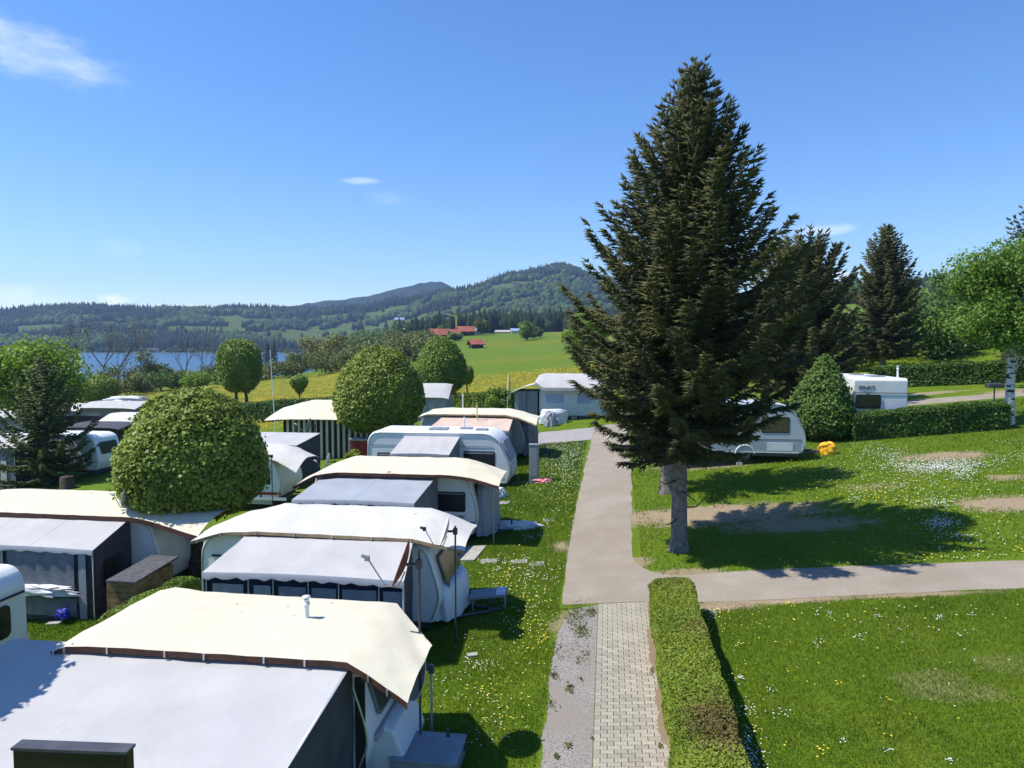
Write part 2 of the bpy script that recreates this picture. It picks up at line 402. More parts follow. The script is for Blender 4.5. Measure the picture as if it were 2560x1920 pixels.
# ------------------------------------------------------------------ the land: one sheet from the lawn to the ridges
def build_ground():
    az = np.concatenate([np.arange(-180, -52, 4.0), np.arange(-52, 52, .42), np.arange(52, 180, 4.0)])
    r = np.concatenate([[0.0], np.geomspace(.8, 60, 60), np.geomspace(63, 1150, 110), np.geomspace(1165, 2500, 75)])
    A, R = np.meshgrid(np.radians(az), r, indexing='ij'); xc, zc = R * np.sin(A), R * np.cos(A)
    c, s = math.cos(YAW), math.sin(YAW); X, Y = c * xc - s * zc, s * xc + c * zc
    Zh = G(X, Y); na, nr = X.shape
    V = np.stack([X, Y, Zh], -1).reshape(-1, 3)
    i, j = np.meshgrid(np.arange(na), np.arange(nr - 1), indexing='ij'); i2 = (i + 1) % na
    F = np.stack([i * nr + j, i * nr + j + 1, i2 * nr + j + 1, i2 * nr + j], -1).reshape(-1, 4)
    me = npmesh('ground', V, F, smooth=True)
    px = 1280 + FPX * np.tan(np.clip(A, -1, 1)); Z = R * np.cos(np.clip(A, -.9, .9))
    n1 = fbm(X / 30, Y / 30, 4, 9)
    st = lambda a, b, t: np.clip((t - a) / (b - a), 0, 1) ** 2 * (3 - 2 * np.clip((t - a) / (b - a), 0, 1))
    # yellow dandelion meadows: beyond the hedges, along the barn track and on the crest
    jz = (n1 - .5) * 40; yel = st(58, 66, Z) * (1 - st(100, 130, Z + jz * .5)) * (px > -400) * (px < 1500)
    yel = np.maximum(yel, st(58, 66, Z) * (1 - st(150, 200, Z)) * (px < 950))
    yel = np.maximum(yel, .5 * st(285, 296, Z + jz * .3) * (1 - st(306, 335, Z + jz)) * (px > 1195) * (px < 1800))
    yel = np.maximum(yel, .35 * st(150, 160, Z) * (1 - st(185, 196, Z)) * (px > 1000) * (px < 1700))
    yel = np.maximum(yel, .55 * st(345, 360, Z) * (1 - st(440, 460, Z)) * (px > 1385) * (px < 1800))
    wood = np.maximum(np.clip(st(480, 520, Z) * (px > 950) * (px < 1650), 0, 1) * (1 - st(780, 800, Z)), .5 * st(900, 1200, Z))
    fld = np.clip((fbm(X / 90, Y / 25, 3, 21) - .5) * 3 + .5, 0, 1)
    a = me.attributes.new('land', 'FLOAT_VECTOR', 'POINT'); a.data.foreach_set('vector', np.stack([yel, fld, wood], -1).astype(np.float32).ravel())
    m = bpy.data.materials.new('land'); m.use_nodes = True; n, l = m.node_tree.nodes, m.node_tree.links; b = n['Principled BSDF']
    b.inputs['Roughness'].default_value = .95; b.inputs['Specular IOR Level'].default_value = .15
    tcn = n.new('ShaderNodeTexCoord'); P = tcn.outputs['Object']; at = n.new('ShaderNodeAttribute'); at.attribute_name = 'land'
    sx = n.new('ShaderNodeSeparateXYZ'); l.new(at.outputs['Vector'], sx.inputs[0])

    def noise(scale, detail=6, rough=.55, vec=None, sc=None):
        z = n.new('ShaderNodeTexNoise'); z.inputs['Scale'].default_value = scale; z.inputs['Detail'].default_value = detail; z.inputs['Roughness'].default_value = rough
        if sc: mp = n.new('ShaderNodeMapping'); mp.inputs['Scale'].default_value = sc; l.new(P, mp.inputs[0]); l.new(mp.outputs[0], z.inputs['Vector'])
        else: l.new(P, z.inputs['Vector'])
        return z.outputs[0]

    def rng(v, a, b_, o0=0., o1=1.):
        r_ = n.new('ShaderNodeMapRange'); r_.inputs[1].default_value = a; r_.inputs[2].default_value = b_; r_.inputs[3].default_value = o0; r_.inputs[4].default_value = o1
        l.new(v, r_.inputs[0]); return r_.outputs[0]

    def mix(f, a, b_):
        x = n.new('ShaderNodeMix'); x.data_type = 'RGBA'
        for k, v in (('Factor', f), ('A', a), ('B', b_)):
            if isinstance(v, tuple): x.inputs[k].default_value = (*v, 1)
            elif isinstance(v, float): x.inputs[k].default_value = v
            else: l.new(v, x.inputs[k])
        return x.outputs['Result']

    def mth(op, a, b_):
        q = n.new('ShaderNodeMath'); q.operation = op
        for k, v in enumerate((a, b_)):
            if isinstance(v, (int, float)): q.inputs[k].default_value = v
            else: l.new(v, q.inputs[k])
        return q.outputs[0]
    base = mix(rng(noise(.9, 6, .6), .35, .65), (.082, .150, .006), (.150, .215, .010))
    base = mix(rng(noise(9, 5, .7), .40, .66, 0, .55), base, (.052, .108, .005))
    base = mix(rng(noise(.35, 3, .5), .5, .72, 0, .5), base, (.15, .165, .016))
    base = mix(rng(sx.outputs[1], 0, 1, 0, .45), base, (.095, .145, .010))
    # worn patches of bare soil (centre, half axes, strength)
    wb = noise(1.6, 7, .68); tot = None
    for (px_, py_, rx, ry, k) in SOIL:
        g = gp(px_, py_); v = n.new('ShaderNodeVectorMath'); v.operation = 'SUBTRACT'; l.new(P, v.inputs[0]); v.inputs[1].default_value = (g.x, g.y, g.z)
        d = n.new('ShaderNodeVectorMath'); d.operation = 'DIVIDE'; l.new(v.outputs[0], d.inputs[0]); d.inputs[1].default_value = (rx, ry, 3)
        ln = n.new('ShaderNodeVectorMath'); ln.operation = 'LENGTH'; l.new(d.outputs[0], ln.inputs[0])
        mk = mth('MULTIPLY', rng(mth('ADD', ln.outputs['Value'], mth('MULTIPLY', mth('SUBTRACT', wb, .5), 1.7)), 1.08, .68), k)
        tot = mk if tot is None else mth('MAXIMUM', tot, mk)
    soil = mix(noise(5, 6, .7), (.24, .17, .10), (.40, .32, .22))
    soil = mix(rng(noise(30, 3, .7), .5, .75), soil, (.16, .12, .06))
    base = mix(tot, base, soil)
    # dandelion meadow, drawn out fine by distance
    fl = rng(noise(.5, 9, .95), .44, .60)
    yel_c = mix(fl, (.070, .105, .010), (.36, .27, .010))
    base = mix(mth('MULTIPLY', sx.outputs[0], rng(noise(.08, 4, .6, sc=(1, 3, 1)), .25, .55)), base, yel_c)
    base = mix(sx.outputs[2], base, (.03, .04, .02))
    l.new(base, b.inputs['Base Color'])
    bp = n.new('ShaderNodeBump'); bp.inputs['Strength'].default_value = .6; bp.inputs['Distance'].default_value = .05; l.new(noise(24, 4, .7), bp.inputs['Height']); l.new(bp.outputs[0], b.inputs['Normal'])
    mobj('ground', me, m, kind='structure', label='mown hillside lawns and dandelion meadows running down to the lake')


build_ground()


def flat(name, poly, mat_, dz, thick=.0, **kw):
    """a sheet lying on the hillside"""
    P = [(p[0], p[1], plane(p[0], p[1]) + dz) for p in poly]
    me = bpy.data.meshes.new(name); me.from_pydata(P, [], [tuple(range(len(P)))]); me.update()
    if me.polygons[0].normal.z < 0: me.flip_normals()
    return mobj(name, me, mat_, **kw)


def asphalt(name, c1, c2, speck, sp=.6, ss=46):
    m = mat(name, c1, .92, .05, 1.2, .5, 90, spec=.2); n, l = m.node_tree.nodes, m.node_tree.links; b = n['Principled BSDF']
    t = n.new('ShaderNodeTexCoord'); prev = b.inputs['Base Color'].links[0].from_socket
    z = n.new('ShaderNodeTexNoise'); z.inputs['Scale'].default_value = ss; z.inputs['Detail'].default_value = 3; z.inputs['Roughness'].default_value = .8; l.new(t.outputs['Object'], z.inputs[0])
    r = n.new('ShaderNodeMapRange'); r.inputs[1].default_value = .40; r.inputs[2].default_value = .66; r.inputs[4].default_value = sp; l.new(z.outputs[0], r.inputs[0])
    x = n.new('ShaderNodeMix'); x.data_type = 'RGBA'; l.new(r.outputs[0], x.inputs['Factor']); l.new(prev, x.inputs['A']); x.inputs['B'].default_value = (*speck, 1)
    z2 = n.new('ShaderNodeTexNoise'); z2.inputs['Scale'].default_value = .55; z2.inputs['Detail'].default_value = 7; z2.inputs['Roughness'].default_value = .65; l.new(t.outputs['Object'], z2.inputs[0])
    r2 = n.new('ShaderNodeMapRange'); r2.inputs[1].default_value = .40; r2.inputs[2].default_value = .66; r2.inputs[4].default_value = .9; l.new(z2.outputs[0], r2.inputs[0])
    y = n.new('ShaderNodeMix'); y.data_type = 'RGBA'; l.new(r2.outputs[0], y.inputs['Factor']); l.new(x.outputs['Result'], y.inputs['A']); y.inputs['B'].default_value = (*c2, 1)
    l.new(y.outputs['Result'], b.inputs['Base Color']); return m


M['road'] = asphalt('weathered pale asphalt', (.36, .312, .248), (.255, .215, .162), (.205, .178, .145), .6, 30)
M['gravel'] = asphalt('grey gravel', (.35, .325, .295), (.245, .215, .18), (.12, .105, .09), 1.0, 24)
M['gravel2'] = asphalt('pale gravel', (.38, .36, .35), (.33, .30, .27), (.2, .19, .18), .9, 12)
M['bed'] = mat('sand joint bed', (.12, .10, .075), .95, .2, 12, .4, 60)

cr = [(2.0 + 1.25 * math.cos(a), 20.35 + 1.7 * math.sin(a)) for a in np.radians(np.arange(182, 269, 9))]
main = wob((-1.08, 17.08), (-1.19, 23), 26, .045) + wob((-1.17, 23), (-1.0, 34), 40, .04) + wob((-1.0, 34), (-.85, 43), 20, .06) + [(-.2, 45.2)]
main += wob((30, 45.6), (30, 43.9), 4, .02) + wob((30, 43.9), (3.2, 43.0), 40, .04) + [(1.9, 42.6), (1.25, 41.6)] + wob((1.2, 41), (1.02, 30), 40, .04) + wob((1.02, 30), (.75, 21.6), 34, .04)
main += [(x + RN.uniform(-.03, .03), y + RN.uniform(-.03, .03)) for x, y in cr] + wob((2.05, 18.66), (4.0, 18.8), 10, .03) + wob((4.0, 18.8), (16, 18.35), 60, .035) + [(24, 18.2)]
main += [(24, 16.85)] + wob((16, 16.93), (2.1, 16.86), 70, .03) + [(1.9, 17.06)]
flat('road', main, M['road'], .006, kind='structure')
gr = wob((-.2, 17.0), (-.2, 8.5), 10, .0) + wob((-1.05, 8.5), (-1.0, 11), 12, .07) + wob((-1.0, 11), (-1.12, 15), 20, .07) + wob((-1.1, 15), (-.9, 16.8), 8, .06)
flat('gravel_strip', gr, M['gravel'], .004, kind='structure')
flat('gravel_pad', wob((-4.3, 44.2), (-4.0, 39.2), 10, .12) + wob((-4.0, 39.2), (-1.0, 40.2), 8, .15) + wob((-.9, 40.2), (-.6, 44.4), 6, .1) + wob((-.6, 44.4), (-4.3, 44.2), 8, .15), M['gravel2'], .003, kind='structure')
path = flat('path', [(-.19, 8.6), (1.2, 8.6), (1.2, 17.05), (-.19, 17.05)], M['bed'], .003, kind='structure')

# bone-shaped concrete pavers
M['paver'] = mat('concrete paver', (.365, .332, .258), .9, .10, 3, .4, 70, col2=(.30, .272, .208)); M['paver2'] = mat('dusty paver', (.395, .345, .27), .9, .12, 3, .4, 70, col2=(.33, .285, .22))


def paver_mesh(nm, x0, x1):
    PL, PP, d, gap = .22, .11, .010, .004
    xs = [-.5, -.34, -.2, .2, .34, .5]; w = [d, d, -d, -d, d, d]; top = []
    pts = [(max(x0, min(x1, t * PL)), PP / 2 - gap / 2 + q) for t, q in zip(xs, w)]
    pts[0] = (pts[0][0] + gap * 1.1, pts[0][1]); pts[-1] = (pts[-1][0] - gap * 1.1, pts[-1][1])
    ring = pts + [(x, -y) for x, y in reversed(pts)]
    sh = [(x - math.copysign(.003, x), y - math.copysign(.003, y)) for x, y in ring]
    n = len(ring); V = [(x, y, -.004) for x, y in ring] + [(x, y, .016) for x, y in ring] + [(x, y, .020) for x, y in sh]
    F = [(i, n + i, n + (i + 1) % n, (i + 1) % n) for i in range(n)] + [(n + i, 2 * n + i, 2 * n + (i + 1) % n, n + (i + 1) % n) for i in range(n)] + [tuple(range(2 * n, 3 * n))[::-1]]
    F = [f[::-1] for f in F]
    me = bpy.data.meshes.new(nm); me.from_pydata(V, [], F); me.update(); return me


for _k in ('paver', 'paver2'):
    _n, _l = M[_k].node_tree.nodes, M[_k].node_tree.links; _b = _n['Principled BSDF']; _s = _b.inputs['Base Color'].links[0].from_socket; _o = _n.new('ShaderNodeObjectInfo'); _h = _n.new('ShaderNodeHueSaturation'); _r = _n.new('ShaderNodeMapRange'); _r.inputs[3].default_value = .80; _r.inputs[4].default_value = 1.10
    _l.new(_o.outputs['Random'], _r.inputs[0]); _l.new(_r.outputs[0], _h.inputs['Value']); _l.new(_s, _h.inputs['Color']); _l.new(_h.outputs[0], _b.inputs['Base Color'])
pm = [paver_mesh('paver', -.11, .11), paver_mesh('paver_end', 0, .11)]
pm2 = [m_.copy() for m_ in pm]
for a_, b_ in zip(pm, pm2): a_.materials.append(M['paver']); b_.materials.append(M['paver2'])
TILT = (math.atan(SY), -math.atan(SX), 0); spots = []
for r_ in range(78):
    y = 17.0 - r_ * .11 - .055; odd = r_ % 2
    for c_ in range(6):
        x = -.185 + .11 + c_ * .22 + (.11 if odd else 0)
        spots.append((x, y, 0))
    if odd: spots.append((-.185 + 0.0, y, 1))
spots.sort(key=lambda q: q[0] > .95); vis = [q for q in spots if q[1] > 10.0]; vis.sort(key=lambda q: q[1])
rest = []
for k_, (x, y, e) in enumerate(vis + [q for q in spots if q[1] <= 10.0]):
    dust = x > .62 + .25 * math.sin(y * 1.7) + RN.uniform(-.12, .12)
    if k_ < 300:
        o = bpy.data.objects.new('paver', (pm2 if dust else pm)[e]); link(o, path); o.location = (x, y, plane(x, y) + .004 + RN.uniform(0, .003)); o.rotation_euler = (TILT[0] + RN.uniform(-.008, .008), TILT[1] + RN.uniform(-.008, .008), RN.uniform(-.006, .006))
    else: rest.append((x, y, e))
V = []; F = []; RT = Matrix.Rotation(TILT[0], 3, 'X') @ Matrix.Rotation(TILT[1], 3, 'Y')
for x, y, e in rest:
    k = len(V); V += [RT @ v.co + Vector((x, y, plane(x, y) + .005)) for v in pm[e].vertices]; F += [tuple(i + k for i in p.vertices) for p in pm[e].polygons]
me = bpy.data.meshes.new('far_pavers'); me.from_pydata(V, [], F); me.update(); mobj('far_pavers', me, M['paver'], path, kind='stuff')

# dry dust and moss blown over the path edge beside the hedge are part of the hedge bed
M['dust'] = asphalt('dusty leaf litter', (.30, .22, .15), (.22, .15, .09), (.16, .11, .07), .7)
dp = [(.985 + .0 * 0, 17.0)] + [(1.02 - .24 * max(0, float(fbm(np.array([y * .9]), np.array([3.]), 4, 2)[0]) - .36) * (1 if y < 15.5 else .3) * 2 - RN.uniform(0, .045), y) for y in np.arange(16.8, 8.6, -.035)] + [(1.25, 8.6), (1.25, 17.0)]
flat('hedge_bed', dp, M['dust'], .032, kind='structure')

# stepping slabs in the lawn
def slab(x, y, w, d, h, rz, label, mm='concrete'):
    m = MB(); m.box(-w / 2, w / 2, -d / 2, d / 2, -.05, h); o = m.build('stone_slab', mm, bevel=.008, label=label, cat='slab'); o.location = (x, y, plane(x, y)); o.rotation_euler = (TILT[0], TILT[1], rz)


for px_, py_, w, d, lb in ((1222, 1402, .55, .35, 'stepping slab sunk in the grass nearest the concrete strip'), (1298, 1404, .5, .32, 'middle stepping slab between concrete strip and road'),
                           (1342, 1410, .42, .32, 'stepping slab lying nearest the asphalt road'), (1372, 1300, .4, .4, 'stone slab in grass beside the sheeted drawbar')):
    p = gp(px_, py_); slab(p.x, p.y, w, d, .012, RN.uniform(-.3, .3), lb)
p = gp(1178, 1385); slab(p.x, p.y, .62, 1.35, .05, -.1, 'long pale concrete strip beside the second caravan nose')
p = gp(1252, 1258); slab(p.x, p.y, .7, .4, .03, 0, 'concrete slab with grating at the drawbar of a caravan')
p = gp(1182, 1640); slab(p.x, p.y, .22, .14, .05, .2, 'small pale stone on shaded lawn beside the first caravan')
p = gp(137, 1560); slab(p.x, p.y, .4, .22, .06, .1, 'pale flat stone before the left awning skirt')

# ------------------------------------------------------------------ lake
def build_lake():
    m = bpy.data.materials.new('lake water'); m.use_nodes = True; n, l = m.node_tree.nodes, m.node_tree.links; b = n['Principled BSDF']
    b.inputs['Base Color'].default_value = (.04, .092, .165, 1); b.inputs['Roughness'].default_value = .28; b.inputs['IOR'].default_value = 1.33; b.inputs['Specular IOR Level'].default_value = .28
    t = n.new('ShaderNodeTexCoord'); z = n.new('ShaderNodeTexNoise'); z.inputs['Scale'].default_value = .25; z.inputs['Detail'].default_value = 6; l.new(t.outputs['Object'], z.inputs[0])
    bp = n.new('ShaderNodeBump'); bp.inputs['Strength'].default_value = 1; bp.inputs['Distance'].default_value = 1.2; l.new(z.outputs[0], bp.inputs['Height']); l.new(bp.outputs[0], b.inputs['Normal'])
    pts = [far(p_, z_) for p_, z_ in ((-1500, 150), (0, 180), (400, 200), (700, 240), (800, 330), (860, 700), (870, 1290), (500, 1330), (0, 1330), (-1600, 1330))]
    me = bpy.data.meshes.new('lake'); me.from_pydata([(p_.x, p_.y, -9.0) for p_ in pts], [], [tuple(range(len(pts)))]); me.update()
    if me.polygons[0].normal.z < 0: me.flip_normals()
    mobj('lake', me, m, kind='structure')


build_lake()

# far mountain behind the ridges
def build_mountain():
    kx = np.array([300, 600, 780, 840, 950, 1040, 1075, 1100, 1140, 1200, 1350, 1700, 2200]); ky = np.array([800, 782, 757, 751, 734, 713, 705, 706, 724, 738, 760, 790, 800])
    px = np.arange(300, 2200, 6.0); V = []; tz = np.linspace(0, 1, 14)
    for p in px:
        yy = np.interp(p, kx, ky) + (vnoise(np.array([p / 14]), np.array([2.]), 4)[0] - .5) * 3
        for t in tz:
            Z = 2350 + 550 * t; zr = 6.5 + (860 - yy) / FPX * 2900
            zz = -5 + (zr + 5) * (1 - (1 - t) ** 1.35)
            x = (p - 1280) / FPX * Z; c, s = math.cos(YAW), math.sin(YAW); V.append((c * x - s * Z, s * x + c * Z, zz))
    V = np.array(V); n, k = len(px), len(tz); V[:, 2] += (fbm(V[:, 0] / 90, V[:, 1] / 90, 3, 8) - .5) * 14
    i, j = np.meshgrid(np.arange(n - 1), np.arange(k - 1), indexing='ij'); F = np.stack([i * k + j, (i + 1) * k + j, (i + 1) * k + j + 1, i * k + j + 1], -1).reshape(-1, 4)
    m = mat('forested slope', (.022, .036, .018), .95, .3, .02, spec=.1); mobj('mountain', npmesh('mountain', V, F), m, kind='structure')


build_mountain()


# ------------------------------------------------------------------ far woods (read as one mass): thousands of small crowns
def ico():
    t = (1 + 5 ** .5) / 2
    v = np.array([(-1, t, 0), (1, t, 0), (-1, -t, 0), (1, -t, 0), (0, -1, t), (0, 1, t), (0, -1, -t), (0, 1, -t), (t, 0, -1), (t, 0, 1), (-t, 0, -1), (-t, 0, 1)]) / math.hypot(1, t)
    f = np.array([(0, 11, 5), (0, 5, 1), (0, 1, 7), (0, 7, 10), (0, 10, 11), (1, 5, 9), (5, 11, 4), (11, 10, 2), (10, 7, 6), (7, 1, 8), (3, 9, 4), (3, 4, 2), (3, 2, 6), (3, 6, 8), (3, 8, 9), (4, 9, 5), (2, 4, 11), (6, 2, 10), (8, 6, 7), (9, 8, 1)])
    return v, f


ICO = ico()
_a = np.arange(6) * math.pi / 3
CON = (np.concatenate([np.stack([np.cos(_a), np.sin(_a), _a * 0 + .08], 1), np.stack([.62 * np.cos(_a + .5), .62 * np.sin(_a + .5), _a * 0 + .5], 1), [[0, 0, 1]]]),
       np.array([(i, (i + 1) % 6, 6 + i) for i in range(6)] + [(6 + i, (i + 1) % 6, 6 + (i + 1) % 6) for i in range(6)] + [(6 + i, 6 + (i + 1) % 6, 12) for i in range(6)]))


def forest(name, X, Y, conif, hmin, hmax, tone_c, tone_d, label, sub=1.0):
    n = len(X); Z = G(X, Y); h = NR.uniform(hmin, hmax, n); V = []; F = []; T = []; k = 0
    for sel, (bv, bf) in ((conif, CON), (~conif, ICO)):
        q = np.where(sel)[0]
        if not len(q): continue
        m = len(q); ang = NR.uniform(0, 6.28, m); hh = h[q] * (1 if bv is CON[0] else .8); wd = hh * (NR.uniform(.17, .25, m) if bv is CON[0] else NR.uniform(.36, .55, m))
        b = np.repeat(bv[None], m, 0) * (1 + NR.uniform(-.16, .16, (m, len(bv), 3)))
        x = b[..., 0] * np.cos(ang)[:, None] - b[..., 1] * np.sin(ang)[:, None]; y = b[..., 0] * np.sin(ang)[:, None] + b[..., 1] * np.cos(ang)[:, None]; z = b[..., 2]
        if bv is not CON[0]: z = z * .5 + .45
        v = np.stack([X[q][:, None] + x * wd[:, None], Y[q][:, None] + y * wd[:, None], Z[q][:, None] - .5 + z * hh[:, None]], -1)
        V.append(v.reshape(-1, 3)); F.append((bf[None] + (np.arange(m) * len(bv))[:, None, None]).reshape(-1, 3) + k); k += m * len(bv)
        lo, hi = tone_c if bv is CON[0] else tone_d
        T.append(np.repeat(np.clip(NR.uniform(lo, hi, m), 0, 1), len(bv)))
    mobj(name, npmesh(name, np.concatenate(V), np.concatenate(F), np.concatenate(T)), M['L_forest'], kind='stuff', label=label)


def polar(n, p0, p1, z0, z1):
    p = NR.uniform(p0, p1, n); Z = np.sqrt(NR.uniform(z0 ** 2, z1 ** 2, n)); x = (p - 1280) / FPX * Z; c, s = math.cos(YAW), math.sin(YAW)
    return c * x - s * Z, s * x + c * Z, p, Z


X, Y, P_, Z_ = polar(27000, -350, 1700, 1275, 2150)
mid_ = (P_ > 1060) & (P_ < 1600); msk = np.where(mid_, .55 * fbm(X / 75, Y / 50, 4, 37) + .45 * fbm(X / 30, Y / 30, 3, 39) + .005, 0) + ~mid_ * (.72 * fbm(X / 210, Y / 150, 4, 31) + .28 * fbm(X / 45, Y / 45, 3, 33))
thr = .485 + .065 * np.exp(-((Z_ - 1560) / 140) ** 2) * (P_ < 760) + .035 * ((P_ > 1080) & (Z_ > 1380) & (Z_ < 1800)) + .05 * ((P_ > 760) & (P_ < 1080))
thr = thr - .22 * (Z_ > 1830) - .2 * ((Z_ < 1440) & (P_ < 700))
keep = (msk > thr) | (NR.uniform(0, 1, len(X)) < .008)
keep &= ~((P_ > 430) & (P_ < 450) & (Z_ < 1330))
X, Y, P_, Z_ = X[keep], Y[keep], P_[keep], Z_[keep]
cf = fbm(X / 120, Y / 120, 3, 51) + NR.uniform(-.12, .12, len(X)) > .47
forest('hill_forest', X, Y, cf, 13, 24, (0, .2), (.25, .9), 'mixed dark forest covering the hills across the lake')
X, Y, P_, Z_ = polar(2600, 985, 1640, 500, 720)
forest('dark_spruce_wood', X, Y, NR.uniform(0, 1, len(X)) < .93, 15, 22, (0, .16), (.2, .5), 'dark spruce wood standing behind the farm on the crest')
X, Y, P_, Z_ = polar(5200, 1650, 2900, 430, 830)
q = (fbm(X / 60, Y / 60, 3, 71) > .5) & ~((P_ > 2230) & (P_ < 2330) & (Z_ < 640)); forest('slope_wood', X[q], Y[q], NR.uniform(0, 1, q.sum()) < .4, 8, 17, (.02, .25), (.3, .8), 'loose wood on the slope behind the right hand trees')
X, Y, P_, Z_ = polar(1500, -300, 880, 1256, 1305)
forest('shore_scrub', X, Y, NR.uniform(0, 1, len(X)) < .3, 4, 9, (.0, .15), (.05, .5), 'pale bushes along the far lake shore')


# ------------------------------------------------------------------ foliage builders
def leaves(P, N, size, rnd=.55, asp=.62, fold=.18):
    """folded leaf blades at P facing N"""
    P = np.asarray(P, float); n = len(P); N = np.asarray(N, float) + NR.normal(0, rnd, (n, 3)); N /= np.linalg.norm(N, axis=1, keepdims=True) + 1e-9
    A = NR.normal(0, 1, (n, 3)); A -= N * (A * N).sum(1, keepdims=True); A /= np.linalg.norm(A, axis=1, keepdims=True) + 1e-9; B = np.cross(N, A)
    s = (size * NR.uniform(.65, 1.25, n))[:, None]
    V = np.stack([P - A * s * .5, P + B * s * asp * .5 - N * s * fold, P + A * s * .5, P - B * s * asp * .5 - N * s * fold], 1).reshape(-1, 3)
    F = np.arange(4 * n).reshape(n, 4); return V, F


def cat(*L):
    V = []; F = []; T = []; k = 0
    for v, f, t in L:
        f = np.asarray(f); f = np.concatenate([f, f[:, 2:3]], 1) if f.shape[1] == 3 else f
        V.append(v); F.append(f + k); T.append(np.broadcast_to(np.asarray(t, float), (len(v),)) if np.ndim(t) == 0 else np.asarray(t, float)); k += len(v)
    return np.concatenate(V), np.concatenate(F), np.concatenate(T)


def trimesh(name, V, F, T):
    """mixed tri / quad arrays (triangles carry a doubled last index)"""
    F = np.asarray(F); tri = F[:, 2] == F[:, 3]
    me = bpy.data.meshes.new(name); me.vertices.add(len(V)); me.vertices.foreach_set('co', np.asarray(V, np.float32).ravel())
    ln = np.where(tri, 3, 4).astype(np.int32); st = np.concatenate([[0], np.cumsum(ln)[:-1]]).astype(np.int32)
    keep = np.ones(F.shape, bool); keep[tri, 3] = False; li = F[keep].astype(np.int32)
    me.loops.add(len(li)); me.loops.foreach_set('vertex_index', li); me.polygons.add(len(F)); me.polygons.foreach_set('loop_start', st); me.polygons.foreach_set('loop_total', ln)
    a = me.attributes.new('tone', 'FLOAT', 'POINT'); a.data.foreach_set('value', np.asarray(T, np.float32)); me.update(calc_edges=True); return me


def revol(prof, cx, R, z0, z1, n, seed, lump=.05, depth=.1, bot=True):
    """random points on a clipped, slightly lumpy crown of revolution; prof: [(height 0..1, radius 0..1)]"""
    hs, rs = np.array(prof).T; H = z1 - z0; dense = np.linspace(0, 1, 200); rr = np.interp(dense, hs, rs) * R
    sl = np.hypot(np.gradient(rr), np.gradient(dense) * H) * (rr + .02); cdf = np.cumsum(sl); cdf /= cdf[-1]
    u = np.interp(NR.uniform(0, 1, n), cdf, dense); th = NR.uniform(0, 2 * np.pi, n); r = np.interp(u, hs, rs) * R
    drdu = np.interp(u, dense, np.gradient(rr, dense)); nx, nz = H + 0 * u, -drdu; ln = np.hypot(nx, nz); nx, nz = nx / ln, nz / ln
    N = np.stack([nx * np.cos(th), nx * np.sin(th), nz], 1); P = np.stack([r * np.cos(th), r * np.sin(th), z0 + u * H], 1)
    lm = (fbm(th * 2.2 + seed, u * 5 + seed * 3.1, 3, seed) - .5) * 2
    P = P + N * (lm * lump * R - np.abs(NR.normal(0, depth, n)) + .02 + (NR.uniform(0, 1, n) < .05) * NR.uniform(0, depth * 1.5, n))[:, None]
    P[:, 0] += cx[0]; P[:, 1] += cx[1]; return P, N


def core(prof, cx, R, z0, z1, k=.9, n=18):
    V = []; F = []; pr = [p for p in prof]
    for i, (h, r) in enumerate(pr):
        for j in range(n):
            a = 2 * np.pi * j / n; rr = r * R * k * (1 + .05 * math.sin(3 * a + i)); V.append((cx[0] + rr * math.cos(a), cx[1] + rr * math.sin(a), z0 + (z1 - z0) * (.5 + (h - .5) * k)))
    for i in range(len(pr) - 1):
        F += [(i * n + j, i * n + (j + 1) % n, (i + 1) * n + (j + 1) % n, (i + 1) * n + j) for j in range(n)]
    return np.array(V, float), np.array(F)


DOME = [(0, .0), (.0, .45), (.05, .72), (.15, .92), (.3, 1.0), (.45, .985), (.6, .91), (.74, .77), (.86, .58), (.95, .33), (1, 0)]
CAPS = [(0, 0), (0, .35), (.06, .62), (.18, .86), (.35, .97), (.55, 1), (.75, .95), (.88, .76), (.96, .45), (1, 0)]
BALL = [(0, 0), (.02, .3), (.1, .6), (.25, .87), (.45, 1), (.65, .95), (.82, .74), (.94, .42), (1, 0)]
CONE = [(0, 0), (.0, .6), (.08, .9), (.22, 1), (.4, .92), (.6, .72), (.8, .43), (.93, .18), (1, 0)]
EGGB = [(0, 0), (.0, .12), (.2, .45), (.45, .85), (.65, 1), (.82, .9), (.94, .55), (1, 0)]


def topiary(label, x, y, zb, R, c0, c1, prof, nl, ls, m='L_maple', trunks=((0, 0),), tr=.11, cat_='tree', group=None, name='clipped_tree', stems=4, lump=.05, sqx=1.0):
    o = empty(name, (x, y, zb), label, cat_, group)
    P, N = revol(prof, (0, 0), R, c0, c1, nl, RN.randrange(999), lump, ls * .9)
    V, F = leaves(P, N * .7 + np.array([0, 0, .45]), ls, .55, .8); cv, cf = core(prof, (0, 0), R, c0, c1, .9)
    tone = np.clip(fbm(P[:, 0] * 1.2 + 9, P[:, 2] * 1.2 + P[:, 1], 3, 5) * .8 - .1 + NR.uniform(0, .42, len(P)), 0, 1)
    V, F, T = cat((V, F, np.repeat(tone, 4)), (cv, cf, .2))
    mobj('crown', trimesh('crown', V, F, T), M[m], o)
    for tx, ty in trunks:
        b = MB(); zc = c0 + (c1 - c0) * .3
        b.tube([(tx, ty, -.15), (tx * .98 + .03, ty, c0 * .5), (tx * .9, ty, c0), (tx * .8, ty * .8, zc)], [tr * 1.3, tr, tr * .92, tr * .6], 9)
        for k in range(stems):
            a = k * 2 * math.pi / stems + .5; b.tube([(tx * .92, ty, c0 * .86), (tx * .9 + math.cos(a) * R * .35, ty + math.sin(a) * R * .35, c0 + (c1 - c0) * .12), (tx * .8 + math.cos(a) * R * .6, ty + math.sin(a) * R * .6, zc)], [tr * .5, tr * .4, tr * .2], 6)
        b.build('trunk', 'bark2', o)
    return o


